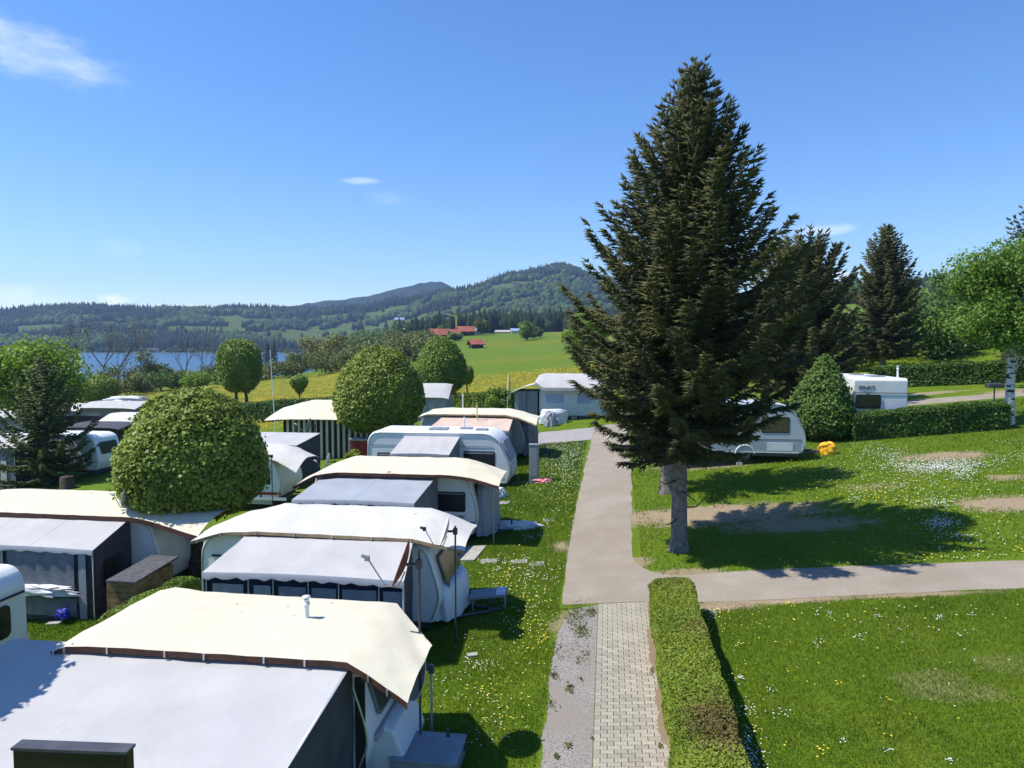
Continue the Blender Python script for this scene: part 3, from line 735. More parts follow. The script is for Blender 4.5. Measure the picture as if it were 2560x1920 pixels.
def blobtree(label, x, y, h, R, c0, nc, nl, ls, m, name='leafy_tree', cat_='tree', group=None, tr=.14, flat_=.9, bark='bark2', up=.5, spread=.38, zb=None, tilt=0, trunk=True, limb=.55):
    """broadleaf tree: limbs carrying clumps of leaves spread through the crown"""
    zb = g1(x, y) if zb is None else zb; o = empty(name, (x, y, zb), label, cat_, group)
    cz, rz = (c0 + h) / 2, (h - c0) / 2
    C = NR.normal(0, 1, (nc, 3)); C /= np.linalg.norm(C, axis=1, keepdims=True); C *= (NR.uniform(.15, 1, (nc, 1)) ** .45) * .78
    C = C * np.array([R, R, rz * flat_]) + np.array([tilt, 0, cz]); rad = NR.uniform(.6, 1.25, nc) * spread * R
    which = NR.integers(0, nc, nl); d = NR.normal(0, 1, (nl, 3)); d /= np.linalg.norm(d, axis=1, keepdims=True); q = NR.uniform(0, 1, (nl, 1)) ** .4
    P = C[which] + d * q * rad[which][:, None] * np.array([1, 1, .8]); V, F = leaves(P, d * .6 + np.array([0, 0, up]), ls, .6, .75)
    tone = np.clip(NR.uniform(.1, .9, nc)[which] * .6 + NR.uniform(0, .4, nl), 0, 1)
    mobj('crown', trimesh('crown', *cat((V, F, np.repeat(tone, 4)))), M[m], o)
    if trunk:
        b = MB(); b.tube([(0, 0, -.3), (0, 0, c0 * .6), (tilt * .3, 0, c0 + rz * .4), (tilt, 0, cz + rz * .5)], [tr * 1.35, tr, tr * .8, tr * .25], 8)
        for c_ in C[:min(nc, 12)]: b.tube([(0, 0, max(c0 * .7, .2)), tuple((np.array((0, 0, c0)) + c_) / 2 + np.array((0, 0, -.1))), tuple(c_)], [tr * limb, tr * limb * .6, tr * .08], 5)
        b.build('trunk', bark, o)
    return o


def bare(label, x, y, h, seed, name='bare_tree', group=None, leafy=0, lean=0):
    rn = random.Random(seed); o = empty(name, (x, y, g1(x, y)), label, 'tree', group); b = MB(); tips = []

    def grow(p, d, L, r, k):
        q = p + d * L * .5 + Vector((rn.uniform(-.1, .1), rn.uniform(-.1, .1), .02)) * L; e = q + (d + Vector((rn.uniform(-.2, .2), rn.uniform(-.2, .2), .1))).normalized() * L * .5
        b.tube([p, q, e], [r, r * .8, r * .62], 5 if k < 2 else 3, cap=False)
        if k >= 4: tips.append(e); return
        for _ in range(3 if k < 3 else 4):
            a = Vector((rn.uniform(-1, 1), rn.uniform(-1, 1), rn.uniform(.0, .9))).normalized()
            grow(e if rn.random() < .6 else q, (d * .75 + a * .75).normalized(), L * rn.uniform(.55, .8), max(r * .55, .025), k + 1)
    grow(Vector((0, 0, -.2)), Vector((lean, 0, 1)).normalized(), h * .34, h * .013, 0)
    b.build('branches', 'twig', o)
    if leafy:
        P = np.array([tuple(t) for t in tips]); P = np.repeat(P, leafy, 0) + NR.normal(0, .45, (len(P) * leafy, 3)); V, F = leaves(P, np.tile([0, 0, 1.], (len(P), 1)), .3, .8)
        mobj('crown', trimesh('crown', *cat((V, F, np.repeat(NR.uniform(0, 1, len(P)), 4)))), M['L_olive'], o)
    return o


def spindles(P0, P1, R):
    P0, P1, R = np.asarray(P0, float), np.asarray(P1, float), np.asarray(R, float)[:, None]; n = len(P0); d = P1 - P0; L = np.linalg.norm(d, axis=1, keepdims=True) + 1e-9; d = d / L
    A = np.cross(d, np.tile([0.12, .3, 1.], (n, 1))); A /= np.linalg.norm(A, axis=1, keepdims=True) + 1e-9; B = np.cross(d, A); mid = P0 + (P1 - P0) * .14
    ring = [mid + (A * math.cos(a) + B * math.sin(a)) * R for a in (0.3, 2.39, 4.49)]
    V = np.stack([*ring, P1], 1).reshape(-1, 3); k = (np.arange(n) * 4)[:, None, None]
    F = np.array([(3, 0, 1), (3, 1, 2), (3, 2, 0)])[None] + k
    return V, F.reshape(-1, 3)


def spruce(label, x, y, h, prof, z0, seed, step=.27, twig=.12, R=.034, m='L_spruce', name='spruce_tree', tr=.22, per=6, sub=4, droop=.35, dead=0, group=None, zb=None, top=True, lean=0.0, wl=.5, lift=0.0):
    """conifer: whorls of boughs with upswept tips; side shoots and hanging shoots along every bough; prof: [(height m, reach m)]"""
    rg = np.random.default_rng(seed); zb = g1(x, y) if zb is None else zb; o = empty(name, (x, y, zb), label, 'tree', group)
    ph, pr = np.array(prof).T; S0 = []; S1 = []; SR = []; TN = []; wood = MB()
    z = z0; ax = lambda zz: np.array([lean * zz / h, 0, 0])
    while z < h - .25:
        fr = (z - z0) / (h - z0); nb = per if fr < .8 else max(3, per - 2); ph0 = rg.uniform(0, 6.28)
        for b in range(nb):
            zz = z + rg.uniform(-step * .5, step * .5); L = float(np.interp(zz, ph, pr)) * rg.choice([.62, .82, .95, 1.0, 1.08], p=[.08, .22, .35, .25, .1])
            if L < .12: continue
            az = ph0 + 6.283 * b / nb + rg.uniform(-.35, .35); D = np.array([math.cos(az), math.sin(az), 0])
            if zz < z0 + lift * max(0., D[0]): continue
            Sd = np.array([-D[1], D[0], 0])
            a = -droop * (1 - fr) + .75 * fr ** 1.3 + rg.uniform(-.12, .12); bb = (.22 + .35 * fr) + rg.uniform(-.05, .15)
            base = np.array([0, 0, zz]) + ax(zz)
            pos = lambda t: base + D * (L * t * (1 - .12 * t))[:, None] + np.array([0, 0, 1.]) * (L * (a * t + bb * t ** 2.6))[:, None] + Sd * (.06 * L * np.sin(3 * t + b))[:, None]
            tt = np.linspace(0, 1, 6); pp = pos(tt)
            rr0 = .012 + .012 * L; S0.append(pp[:-1]); S1.append(pp[1:]); SR.append(np.linspace(rr0, .012, 5) + .012); TN.append(np.full(5, .15))
            n = max(4, int(L / twig)); t = np.repeat(np.linspace(.12, 1, n), 2) + rg.uniform(-.02, .02, 2 * n); sg = np.tile([1., -1.], n); p = pos(np.clip(t, 0, 1.02))
            tl = (.13 + wl * np.clip(1 - t, 0, 1) ** .8 * min(L * .55, 1.0)) * rg.uniform(.65, 1.25, 2 * n)
            up = (-.45 + .25 * fr + .85 * t * (.5 + .5 * fr)) + rg.uniform(-.25, .25, 2 * n)
            d = D * (.55 + .35 * t)[:, None] + Sd * (sg * (.95 - .45 * t))[:, None] + np.array([0, 0, 1.]) * up[:, None]; d /= np.linalg.norm(d, axis=1, keepdims=True)
            e = p + d * tl[:, None]; tone = np.clip(rg.uniform(.1, .7) + rg.uniform(-.2, .3, 2 * n), 0, 1)
            S0.append(p); S1.append(e); SR.append(np.full(2 * n, R)); TN.append(tone)
            for k in range(sub):
                u = rg.uniform(.15, .98, 2 * n); q = p + (e - p) * u[:, None]; s2 = 1. if k % 2 else -1.
                pd = np.cross(d, [0, 0, 1.]); pd /= np.linalg.norm(pd, axis=1, keepdims=True) + 1e-9
                hang = rg.uniform(-.75, .25, 2 * n) * (1 - fr * .5) + .55 * fr * t
                dd = d * .65 + pd * (s2 * rg.uniform(.35, .8, 2 * n))[:, None] + np.array([0, 0, 1.]) * hang[:, None]; dd /= np.linalg.norm(dd, axis=1, keepdims=True)
                l2 = rg.uniform(.10, .24, 2 * n) * (.6 + .4 * min(1, L)) * wl / .5
                S0.append(q); S1.append(q + dd * l2[:, None]); SR.append(np.full(2 * n, R * .85)); TN.append(np.clip(tone + rg.uniform(-.15, .25, 2 * n), 0, 1))
        z += step * (1 if fr < .7 else .85)
    if top:
        for k in range(14):
            zz = h - .9 + k * .065; a = k * 2.4; l = .12 + .28 * (h - zz); S0.append(np.array([[0, 0, zz]]) + ax(zz)); S1.append(np.array([[math.cos(a) * l * .6, math.sin(a) * l * .6, zz + l]]) + ax(zz)); SR.append(np.array([R])); TN.append(np.array([.4]))
        S0.append(np.array([[0, 0, h - 1.]]) + ax(h)); S1.append(np.array([[0, 0, h + .35]]) + ax(h)); SR.append(np.array([.03])); TN.append(np.array([.3]))
    V, F = spindles(np.concatenate(S0), np.concatenate(S1), np.concatenate(SR)); T = np.repeat(np.concatenate(TN), 4)
    mobj('crown', trimesh('crown', *cat((V, F, T))), M[m], o)
    wood.tube([(0, 0, -.4), (0, 0, .05), (.01, .01, .35), (0, 0, z0 * .7), (lean * .3, 0, h * .4), (lean * .7, 0, h * .75), (lean, 0, h - .3)], [tr * 1.75, tr * 1.4, tr * 1.08, tr * .95, tr * .68, tr * .3, .02], 12)
    tk = wood.build('trunk', 'bark', o)
    for k in range(dead):
        zz = rg.uniform(.5, z0 + .4); a = rg.uniform(0, 6.28); l = rg.uniform(.25, .9); m2 = MB(); D = Vector((math.cos(a), math.sin(a), 0))
        m2.tube([D * tr * .7 + Vector((0, 0, zz)), D * (tr + l * .6) + Vector((0, 0, zz - .05)), D * (tr + l) + Vector((0, 0, zz + rg.uniform(-.1, .25)))], [.03, .02, .008], 5); m2.build('dead_branch', 'bark2', tk)
    return o


def hedge(label, pts, w, h, nl, ls, m='L_dark', top=True, brown=None, group=None, name='hedge', round_=.12, zf=plane, fill=1.0):
    """clipped hedge along a line of ground points"""
    P0 = np.array([(p[0], p[1]) for p in pts], float); seg = np.hypot(*(np.diff(P0, axis=0).T)); cum = np.concatenate([[0], np.cumsum(seg)]); Lt = cum[-1]
    ex, ey = np.interp, None
    def frame(s):
        i = np.clip(np.searchsorted(cum, s) - 1, 0, len(seg) - 1); u = (s - cum[i]) / seg[i]; c = P0[i] + (P0[i + 1] - P0[i]) * u[:, None]; d = (P0[i + 1] - P0[i]) / seg[i][:, None]; return c, d
    per_ = w + 2 * h; q = NR.uniform(0, per_, nl); s = NR.uniform(0, Lt, nl); ne = int(nl * w / (Lt + w) * .8); s[:ne // 2] = 0; s[ne // 2:ne] = Lt
    lat = np.where(q < h, -w / 2, np.where(q < h + w, q - h - w / 2, w / 2)); zz = np.where(q < h, q, np.where(q < h + w, h, per_ - q)); nl_ = np.where(q < h, -1., np.where(q < h + w, 0, 1.)); nz = np.where((q >= h) & (q < h + w), 1., 0)
    lat[:ne] = NR.uniform(-w / 2, w / 2, ne); zz[:ne] = NR.uniform(0, h, ne); nl_[:ne] = 0; nz[:ne] = .2
    c, d = frame(s); ed = np.where(s <= 0, -1., np.where(s >= Lt, 1., 0.)); pr = np.stack([d[:, 1], -d[:, 0]], 1)
    rd = np.clip((np.abs(lat) / (w / 2)), 0, 1) ** 6 * np.clip(zz / h, 0, 1) ** 10 * round_; ne_ = np.minimum(s, Lt - s); rd = rd + np.clip(1 - ne_ / .35, 0, 1) ** 2 * round_ * 1.6 * (zz / h) ** 6
    lm = (fbm(s * 1.6, q * 1.6 + 7, 3, 13) - .5) * .16
    dep = np.abs(NR.normal(0, ls * .8, nl)); off = lm - dep
    x = c[:, 0] + pr[:, 0] * (lat + nl_ * off) + d[:, 0] * ed * off; y = c[:, 1] + pr[:, 1] * (lat + nl_ * off) + d[:, 1] * ed * off; gz = zf(x, y); z = gz + zz - rd + nz * off
    N = np.stack([pr[:, 0] * nl_ + d[:, 0] * ed, pr[:, 1] * nl_ + d[:, 1] * ed, nz + .35], 1)
    V, F = leaves(np.stack([x, y, z], 1), N, ls, .7, .7); tone = np.clip(fbm(s * .9 + 3, q * .9, 4, 41) * 1.2 - .35 + NR.uniform(0, .45, nl), 0, 1)
    # solid heart of twigs and leaves
    k = 24; cs = np.linspace(.06, Lt - .06, k); cc, cd = frame(cs); cp = np.stack([cd[:, 1], -cd[:, 0]], 1); CV = []; hw = w / 2 - ls * .9 - .07
    for i in range(k):
        for a, b_ in ((-hw, 0), (-hw, h - .28), (-hw + .12, h - .13 - ls), (hw - .12, h - .13 - ls), (hw, h - .28), (hw, 0)): X_, Y_ = cc[i] + cp[i] * a; CV.append((X_, Y_, float(zf(X_, Y_)) + b_))
    CF = [(i * 6 + j, i * 6 + j + 1, (i + 1) * 6 + j + 1, (i + 1) * 6 + j) for i in range(k - 1) for j in range(5)]; CV = np.array(CV); c2 = [(0, 1, 4, 5), (1, 2, 3, 4), tuple(6 * (k - 1) + j for j in (5, 4, 1, 0)), tuple(6 * (k - 1) + j for j in (4, 3, 2, 1))]
    Vv, Ff, Tt = cat((V, F, np.repeat(tone, 4)), (CV, np.array(CF + c2), .25))
    me = trimesh('hedge', Vv, Ff, Tt); mats = [M[m]]
    if brown is not None:
        br = np.zeros(len(Ff), np.int32); cen = V.reshape(-1, 4, 3).mean(1); sel = np.zeros(len(cen), bool)
        for bx, by, bz, br_ in brown: sel |= (np.linalg.norm((cen - np.array([bx, by, bz])) * np.array([1, .8, 1]), axis=1) + NR.normal(0, .17, len(cen))) < br_
        br[:len(cen)] = sel; me.polygons.foreach_set('material_index', br); mats.append(M['L_hedgebrown'])
    return mobj(name, me, mats, label=label, cat='hedge', group=group)


def copse(name, X, Y, hmin, hmax, nl, ls, m, label, wide=.5):
    """a thicket that reads as one mass: many small crowns of leaves in one object"""
    Z = G(X, Y); k = len(X); h = NR.uniform(hmin, hmax, k); w = h * NR.uniform(.7, 1.3, k) * wide; q = np.repeat(np.arange(k), nl); d = NR.normal(0, 1, (k * nl, 3)); d /= np.linalg.norm(d, axis=1, keepdims=True)
    lm = 1 + .35 * (fbm(d[:, 0] * 2.5 + q * 7.1, d[:, 2] * 2.5 + d[:, 1], 2, 17) - .5) * 2; rr = (NR.uniform(.35, 1, k * nl) ** .5 * lm)[:, None]
    P = np.stack([X[q], Y[q], Z[q] + h[q] * .48], 1) + d * rr * np.stack([w[q], w[q], h[q] * .55], 1); V, F = leaves(P, d * .7 + np.array([0, 0, .4]), ls, .6, .8)
    tone = np.clip(NR.uniform(0, .7, k)[q] + NR.uniform(0, .35, k * nl), 0, 1); mobj(name, trimesh(name, *cat((V, F, np.repeat(tone, 4)))), M[m], kind='stuff', label=label)


X, Y, P_, Z_ = polar(330, 800, 1080, 180, 430); q = fbm(X / 25, Y / 25, 3, 77) > .43
copse('valley_copse', X[q], Y[q], 4, 8.5, 190, .8, 'L_olive', 'olive green copse in the hollow behind the clipped trees')
X, Y, P_, Z_ = polar(150, 770, 1010, 430, 660); copse('hollow_wood', X, Y, 8, 14, 200, 1.5, 'L_green', 'mixed trees lining the hollow beyond the copse')
X, Y, P_, Z_ = polar(75, 1880, 2720, 60, 86); copse('right_thicket', X, Y, 3.2, 7.0, 800, .32, 'L_green', 'dense green thicket behind the hedges at right', .6)
X, Y, P_, Z_ = polar(50, 190, 660, 165, 215); copse('shore_thicket', X, Y, 1.6, 3.2, 420, .5, 'L_olive', 'low olive thicket along the near lake shore', .7)

# ------------------------------------------------------------------ caravans, awnings, canopies
XA, YA, ZA = Vector((1, 0, 0)), Vector((0, 1, 0)), Vector((0, 0, 1))


def fillet(P, r):
    Q = []; n = len(P)
    for i in range(n):
        a, b, c = Vector(P[i - 1]), Vector(P[i]), Vector(P[(i + 1) % n]); da, dc = a - b, c - b
        k = min(r[i] if isinstance(r, (list, tuple)) else r, da.length * .48, dc.length * .48); p, q = b + da.normalized() * k, b + dc.normalized() * k
        for t in (0, .25, .5, .75, 1): Q.append(tuple(p * (1 - t) ** 2 + b * 2 * t * (1 - t) + q * t * t))
    return Q


def text_part(name, txt, parent, loc, size, mat_, rot=(math.pi / 2, 0, 0), shear=0.0, ext=.003):
    cu = bpy.data.curves.new(name, 'FONT'); cu.body = txt; cu.size = size; cu.extrude = ext; cu.shear = shear; cu.resolution_u = 2
    t = bpy.data.objects.new(name, cu); COL.objects.link(t); bpy.context.view_layer.update()
    me = bpy.data.meshes.new_from_object(t.evaluated_get(bpy.context.evaluated_depsgraph_get())); bpy.data.objects.remove(t)
    o = mobj(name, me, M[mat_], parent); o.location = loc; o.rotation_euler = rot; return o


def window(parent, o, ux, uz, w, h, glass='glass', frame='black', t=.012, r=.07, inner=.035, blind=0):
    ux, uz = Vector(ux).normalized(), Vector(uz).normalized(); n = ux.cross(uz); o = Vector(o)
    f = MB().plate(o, ux, uz, w, h, t, r).build('window', frame, parent)
    MB().plate(o + (ux + uz) * inner + n * t, ux, uz, w - 2 * inner, h - 2 * inner, .006, r * .7).build('pane', glass, f)
    if blind:
        MB().plate(o + ux * inner * 1.6 + uz * (h * (1 - blind)) + n * (t + .006), ux, uz, w - 3.2 * inner, h * blind - inner * 1.5, .004, .02).build('blind', 'curtain', f)
    return f


def wheel(parent, x, y, r=.31, side=-1):
    m = MB(); m.lathe([(r * .62, -.09), (r * .93, -.09), (r, -.06), (r, .06), (r * .93, .09), (r * .62, .09), (r * .62, -.09)], (x, y, r), (0, 1, 0), 24); w = m.build('wheel', 'rubber', parent)
    k = MB(); k.lathe([(0, .1 * side * .4), (r * .2, .1 * side * .5), (r * .25, .02 * side), (r * .5, .02 * side), (r * .6, .085 * side), (r * .66, .095 * side)], (x, y, r), (0, 1, 0), 24)
    for j in range(7):
        a = j * 2 * math.pi / 7; c, s = math.cos(a), math.sin(a); k.tube([(x + c * r * .2, y + .06 * side, r + s * r * .2), (x + c * r * .6, y + .075 * side, r + s * r * .6)], .022, 5)
    k.build('rim', 'alu', w)


def caravan(label, loc, L, W, h, paint='white2', nose='slope', tail='round', rz=0, rail=True, vents=(), wheels=None, name='caravan', floor=.40, skirt=True):
    """travel trailer: local x along its length (nose at +x), y = 0 is the near side"""
    o = empty(name, loc, label, 'caravan', rz=rz)
    ns = {'slope': [(L - .95, h), (L - .5, h - .28), (L - .03, h * .5), (L, floor + .35), (L - .15, floor)], 'round': [(L - .25, h), (L, h - .3), (L + .02, floor + .3), (L - .05, floor)],
          'bulb': [(L - .7, h), (L - .28, h - .22), (L - .02, h * .55), (L + .02, floor + .55), (L - .18, floor)]}[nose]
    ts = {'round': [(.05, floor), (-.02, floor + .3), (0, h - .35), (.28, h)], 'box': [(.03, floor), (0, floor + .1), (0, h - .1), (.1, h)], 'slope': [(.12, floor), (0, floor + .3), (.05, h * .55), (.42, h - .2), (.8, h)]}[tail]
    P = fillet(ts + ns, ([.05, .1, .09, .09] if tail == 'box' else [.08, .25, .5, .45]) + [.35] * (len(ts) - 4) + [.4, .5, .6, .3, .1][:len(ns)])
    n = len(P); cx, cz = L / 2, (h + floor) / 2; m = MB()

    def ring(y, ins): return [(cx + (x - cx) * (1 - 2 * ins / L), y, cz + (z - cz) * (1 - 2 * ins / (h - floor))) for x, z in P]
    rs = [ring(0, .055), ring(.015, .02), ring(.06, 0), ring(W - .06, 0), ring(W - .015, .02), ring(W, .055)]
    V = [v for r in rs for v in r]; m.add(V, [(i * n + j, i * n + (j + 1) % n, (i + 1) * n + (j + 1) % n, (i + 1) * n + j) for i in range(5) for j in range(n)], 0, True)
    m.add(rs[0], [tuple(range(n))], 0); m.add(rs[5], [tuple(range(n))[::-1]], 0)
    b = m.build('body', paint, o); b.modifiers.new('weighted', 'WEIGHTED_NORMAL')
    if rail:
        top = [p for p in rs[2] if p[2] > floor + .02]; q = [tuple(Vector(p) + Vector((0, -.052, 0))) for p in rs[0] if p[2] > floor + .1]
        i0 = min(range(len(q)), key=lambda i: (q[i][0] > cx, q[i][2])); q = q[i0:] + q[:i0]
        r_ = MB(); r_.tube([Vector(p) + Vector((0, .04, 0)) for p in q], .022, 5, cap=False); r_.build('awning_rail', 'alu', b)
    c = MB(); c.box(.3, L - .3, .12, W - .12, floor - .16, floor + .02)
    c.tube([(L - .4, .35, floor - .1), (L + 1.05, W / 2 - .03, floor - .02)], .04, 6); c.tube([(L - .4, W - .35, floor - .1), (L + 1.05, W / 2 + .03, floor - .02)], .04, 6); c.tube([(L + .95, W / 2, 0), (L + .95, W / 2, floor + .3)], .03, 8); c.tube([(L + .95, W / 2, floor), (L + 1.25, W / 2, floor + .02)], .045, 8)
    c.build('chassis', 'darksteel', o)
    for xx in (wheels or [L * .48]): wheel(o, xx, .16); wheel(o, xx, W - .16, side=1)
    if skirt: MB().box(.35, L - .5, .02, .05, .1, floor + .01).build('skirt', 'greyroof', o)
    for vx, vy, vw, vd in vants(vents): MB().box(vx, vx + vw, vy, vy + vd, h - .02, h + .07).build('roof_hatch', 'plastic', o, bevel=.02)
    return o


def vants(v): return list(v)


def flue(parent, x, y, z0, z1, r=.035, mat_='white'):
    m = MB(); m.tube([(x, y, z0), (x, y, z1)], r, 10); m.lathe([(r * 1.05, 0), (r * 1.65, .01), (r * 1.65, .03), (0, .04)], (x, y, z1 + .02), n=12); m.lathe([(r * 1.35, 0), (r * 1.35, .05), (0, .05)], (x, y, z1 - .1), n=12); return m.build('flue_pipe', mat_, parent)


def canopy(label, st, top='cream', under='under', edge='brown', nv=13, eh=.07, name='canopy', far_poles=True, base=None, clips=6):
    """weather roof stretched over a caravan; st: stations (x, z of near edge, z of ridge, y near, y far, z far edge)"""
    bx, by, bz = base; o = empty(name, base, label, 'canopy'); XS = []
    for i in range(len(st) - 1):
        a, b = st[i], st[i + 1]; k = max(1, int(abs(b[0] - a[0]) / .3)) if 0 < i < len(st) - 2 else 4
        XS += [tuple(a[j] + (b[j] - a[j]) * t / k for j in range(6)) for t in range(k)]
    XS.append(st[-1]); P = []
    for i, (x, ze, zr, y0, y1, zf) in enumerate(XS):
        row = []
        for j in range(nv):
            v = j / (nv - 1); y = y0 + (y1 - y0) * v; e = ze if v < .5 else zf; q = abs(2 * v - 1); z = e + (zr - e) * (1 - q ** 1.6) + (RN.uniform(-.004, .004) + .011 * math.sin(x * 6.1 + j * 1.1) + .006 * math.sin(x * 13 - j * .7)) * (0 < j < nv - 1) - .012 * abs(math.sin(i * 1.3)) * (q > .95)
            row.append((x - bx, y - by, z - bz))
        P.append(row)
    MB().sheet(P, .012, 0, 1).build('cloth', [top, under], o)
    e = MB(); nr = [Vector(r[0]) for r in P]; e.sheet([[p + Vector((0, -.012, .004)) for p in nr], [p + Vector((0, -.015 + RN.uniform(-.01, .01), -eh)) for p in nr]], .01, off=(0, 1, 0)); e.build('edging', edge, o)
    for k in range(clips):
        p = nr[int((k + .6) * (len(nr) - 1) / clips)]; MB().box(p.x - .012, p.x + .012, p.y - .04, p.y - .018, p.z - eh, p.z + .01).build('clip', 'alu', o)
    for i in (3, len(P) // 2, len(P) - 4):
        f = MB(); f.tube([Vector(p) - Vector((0, 0, .035)) for p in P[i]], .016, 5); f.build('frame_pole', 'alu', o)
    return o


def awning(label, x0, x1, yw, yf, zw, ze, g, roof='greyroof', under='wallgrey', panels=(), posts=(), xw=None, side='walldark', val='wallgrey', sag=.03, valh=.13, name='awning', sidewin=False, eave_dip=0.0, seams=5, gr=None):
    """tent awning hung on a caravan; panels: (x fraction from, to, bottom, top, material) along the front"""
    o = empty(name, ((x0 + x1) / 2, yf, g), label, 'awning'); bx = (x0 + x1) / 2; xa, xb = xw or (x0, x1); zw -= g; ze -= g; D = yw - yf; P = []; nu, nv = 29, 9
    ev = lambda u: ze + .07 * math.sin(math.pi * u) * .6 - eave_dip * u
    for i in range(nu):
        u = i / (nu - 1); row = []
        for j in range(nv):
            v = j / (nv - 1); x = (x0 + (x1 - x0) * u) * (1 - v) + (xa + (xb - xa) * u) * v; y = D * v; z = ev(u) + (zw - ev(u)) * v - sag * math.sin(math.pi * v) * (.4 + .6 * abs(math.sin(u * math.pi * max(seams, 4)))) + .006 * math.sin(u * 31 + v * 5) * math.sin(math.pi * v) + RN.uniform(-.002, .002)
            row.append((x - bx, y, z))
        P.append(row)
    r = MB().sheet(P, .012, 0, 1).build('roof', [roof, under], o)
    for k in range(1, seams):
        i = int(k * (nu - 1) / seams); s_ = MB(); s_.sheet([[Vector(p) + Vector((-.012, 0, .004)) for p in P[i]], [Vector(p) + Vector((.012, 0, .004)) for p in P[i]]], .006); s_.build('seam', roof, r)
    # valance along the eave
    top = [Vector(r_[0]) for r_ in P]; lo = [p + Vector((0, -.02 - .03 * abs(math.sin(i * 1.9)), -valh - .03 * math.sin(i * 2.3))) for i, p in enumerate(top)]
    MB().sheet([[p + Vector((0, -.006, 0)) for p in top], [(a + b) / 2 + Vector((0, -.015, 0)) for a, b in zip(top, lo)], lo], .008, off=(0, 1, 0)).build('valance', val, o)
    fl = (lambda x: (gr(x) - g) if gr else -.05)
    for (a, b, z0, z1, mm) in panels:
        pa, pb = x0 + (x1 - x0) * a - bx, x0 + (x1 - x0) * b - bx; n = max(2, int((pb - pa) / .12)); dep = .07 if b - a > .95 else .02
        zt = lambda x: (ev((x + bx - x0) / (x1 - x0)) - .015) if z1 is None else z1
        rows = [[(pa + (pb - pa) * i / n, dep + .012 * math.sin(i * 1.7 + k) * (mm in ('curtain', 'plastic', 'wallgrey')), (z0 if z0 is not None else fl(pa + bx)) + (zt(pa + (pb - pa) * i / n) - (z0 if z0 is not None else fl(pa + bx))) * k / 5) for i in range(n + 1)] for k in range(6)]
        MB().sheet(rows, .006, off=(0, 1, 0)).build({'curtain': 'curtain', 'plastic': 'film_window'}.get(mm, 'wall_panel'), mm, o)
    for a in posts:
        px_ = x0 + (x1 - x0) * a - bx; MB().tube([(px_, -.005, fl(px_ + bx)), (px_, -.005, ev(a) - .02)], .013, 6).build('pole', 'alu', o)
    for sx_, xe, xwl in ((-1, x0 - bx, xa - bx), (1, x1 - bx, xb - bx)):
        gz = fl(xe + bx); rows = []
        for k in range(7):
            t = k / 6; rows.append([(xe + (xwl - xe) * t - sx_ * (.01 + .02 * abs(math.sin(k * 2.1 + q))), D * t, gz + (ze - eave_dip * (sx_ > 0) - .02 + (zw - ze) * t - gz) * q / 5) for q in range(6)])
        w_ = MB().sheet(rows, .008, off=(-sx_, 0, 0)).build('side_wall', side, o)
        if sidewin:
            MB().plate((xe + sx_ * .02 - (sx_ < 0) * 0, D * .25 if sx_ > 0 else D * .75, ze * .42), (0, sx_, 0), ZA, D * .5, ze * .36, .012, .03).build('film_window', 'glass', w_)
        MB().tube([(xe - sx_ * .02, 0, gz), (xe - sx_ * .02, 0, ze - .02), (xwl - sx_ * .02, D, zw - .02)], .014, 6).build('pole', 'alu', o)
    return o


def dish(label, c, dia, face, mast=None, paint='dishgrey', arm=.55, mastmat='darksteel', top=.06, group=None, lnb='dishlight', off=.12):
    """satellite dish on a mast; face: direction it looks"""
    c = Vector(c); fd = Vector(face).normalized(); base = Vector(mast) if mast else c - Vector((0, 0, .4)); o = empty('satellite_dish', base, label, 'satellite dish', group); R = dia / 2; k = c - base
    m = MB(); dp = R * .22; pr = [(R * t, dp * t * t) for t in (0, .3, .6, .85, 1)]; m.lathe(pr + [(R + .012, dp + .004), (R + .012, dp - .012)] + [(R * t, dp * t * t - .014) for t in (.98, .6, .3, 0)], k, fd, 28); r = m.build('reflector', paint, o)
    dn = (-ZA - fd * (-ZA).dot(fd)).normalized(); foot = k + dn * R * .9 + fd * dp; tip = k + fd * arm + dn * R * .25
    MB().tube([k + dn * R * .3 - fd * .03, k + dn * R * 1.02 - fd * .01, foot + fd * .12 + dn * .08, tip], .013, 6).build('feed_arm', 'steel', o)
    q = MB(); q.tube([tip - fd * .02, tip + fd * .1], .03, 8); q.box(tip.x - .035, tip.x + .035, tip.y - .03, tip.y + .03, tip.z - .05, tip.z + .03); q.build('receiver', lnb, o)
    mx = Vector((0, 0, 0)); mt = Vector((0, 0, k.z + top)) if mast else k - fd * off
    b = MB(); j = Vector((0, 0, k.z)) if mast else k - fd * off; b.tube([k - fd * .01, j], .028, 6); b.box(j.x - .045, j.x + .045, j.y - .045, j.y + .045, j.z - .07, j.z + .07); b.build('bracket', 'darksteel', o)
    MB().tube([(0, 0, -.1), mt], .021, 8).build('mast', mastmat, o)
    return o


def lump(name, label, cat_, loc, sx, sy, sz, mat_, seed, n=16, amp=.25, sq=.5):
    """crumpled cover lying over something"""
    V = []; F = []
    for i in range(n + 1):
        ph = math.pi / 2 * i / n
        for j in range(2 * n):
            a = math.pi * j / n; r = math.cos(ph) ** sq; w = 1 + amp * (float(vnoise(np.array([3 * math.cos(a) + seed]), np.array([3 * math.sin(a) + 4 * ph]))[0]) - .5) + .08 * math.sin(9 * a + 3 * ph)
            V.append((sx * r * math.cos(a) * w, sy * r * math.sin(a) * w, sz * math.sin(ph) ** .8 * (1 + amp * .6 * (float(vnoise(np.array([2.5 * math.cos(a) - seed]), np.array([2.5 * math.sin(a)]))[0]) - .5))))
    k = 2 * n; F = [(i * k + j, i * k + (j + 1) % k, (i + 1) * k + (j + 1) % k, (i + 1) * k + j) for i in range(n) for j in range(k)]
    m = MB(); m.add(V, F, 0, True); o = m.build(name, mat_, label=label, cat=cat_); o.location = loc; return o


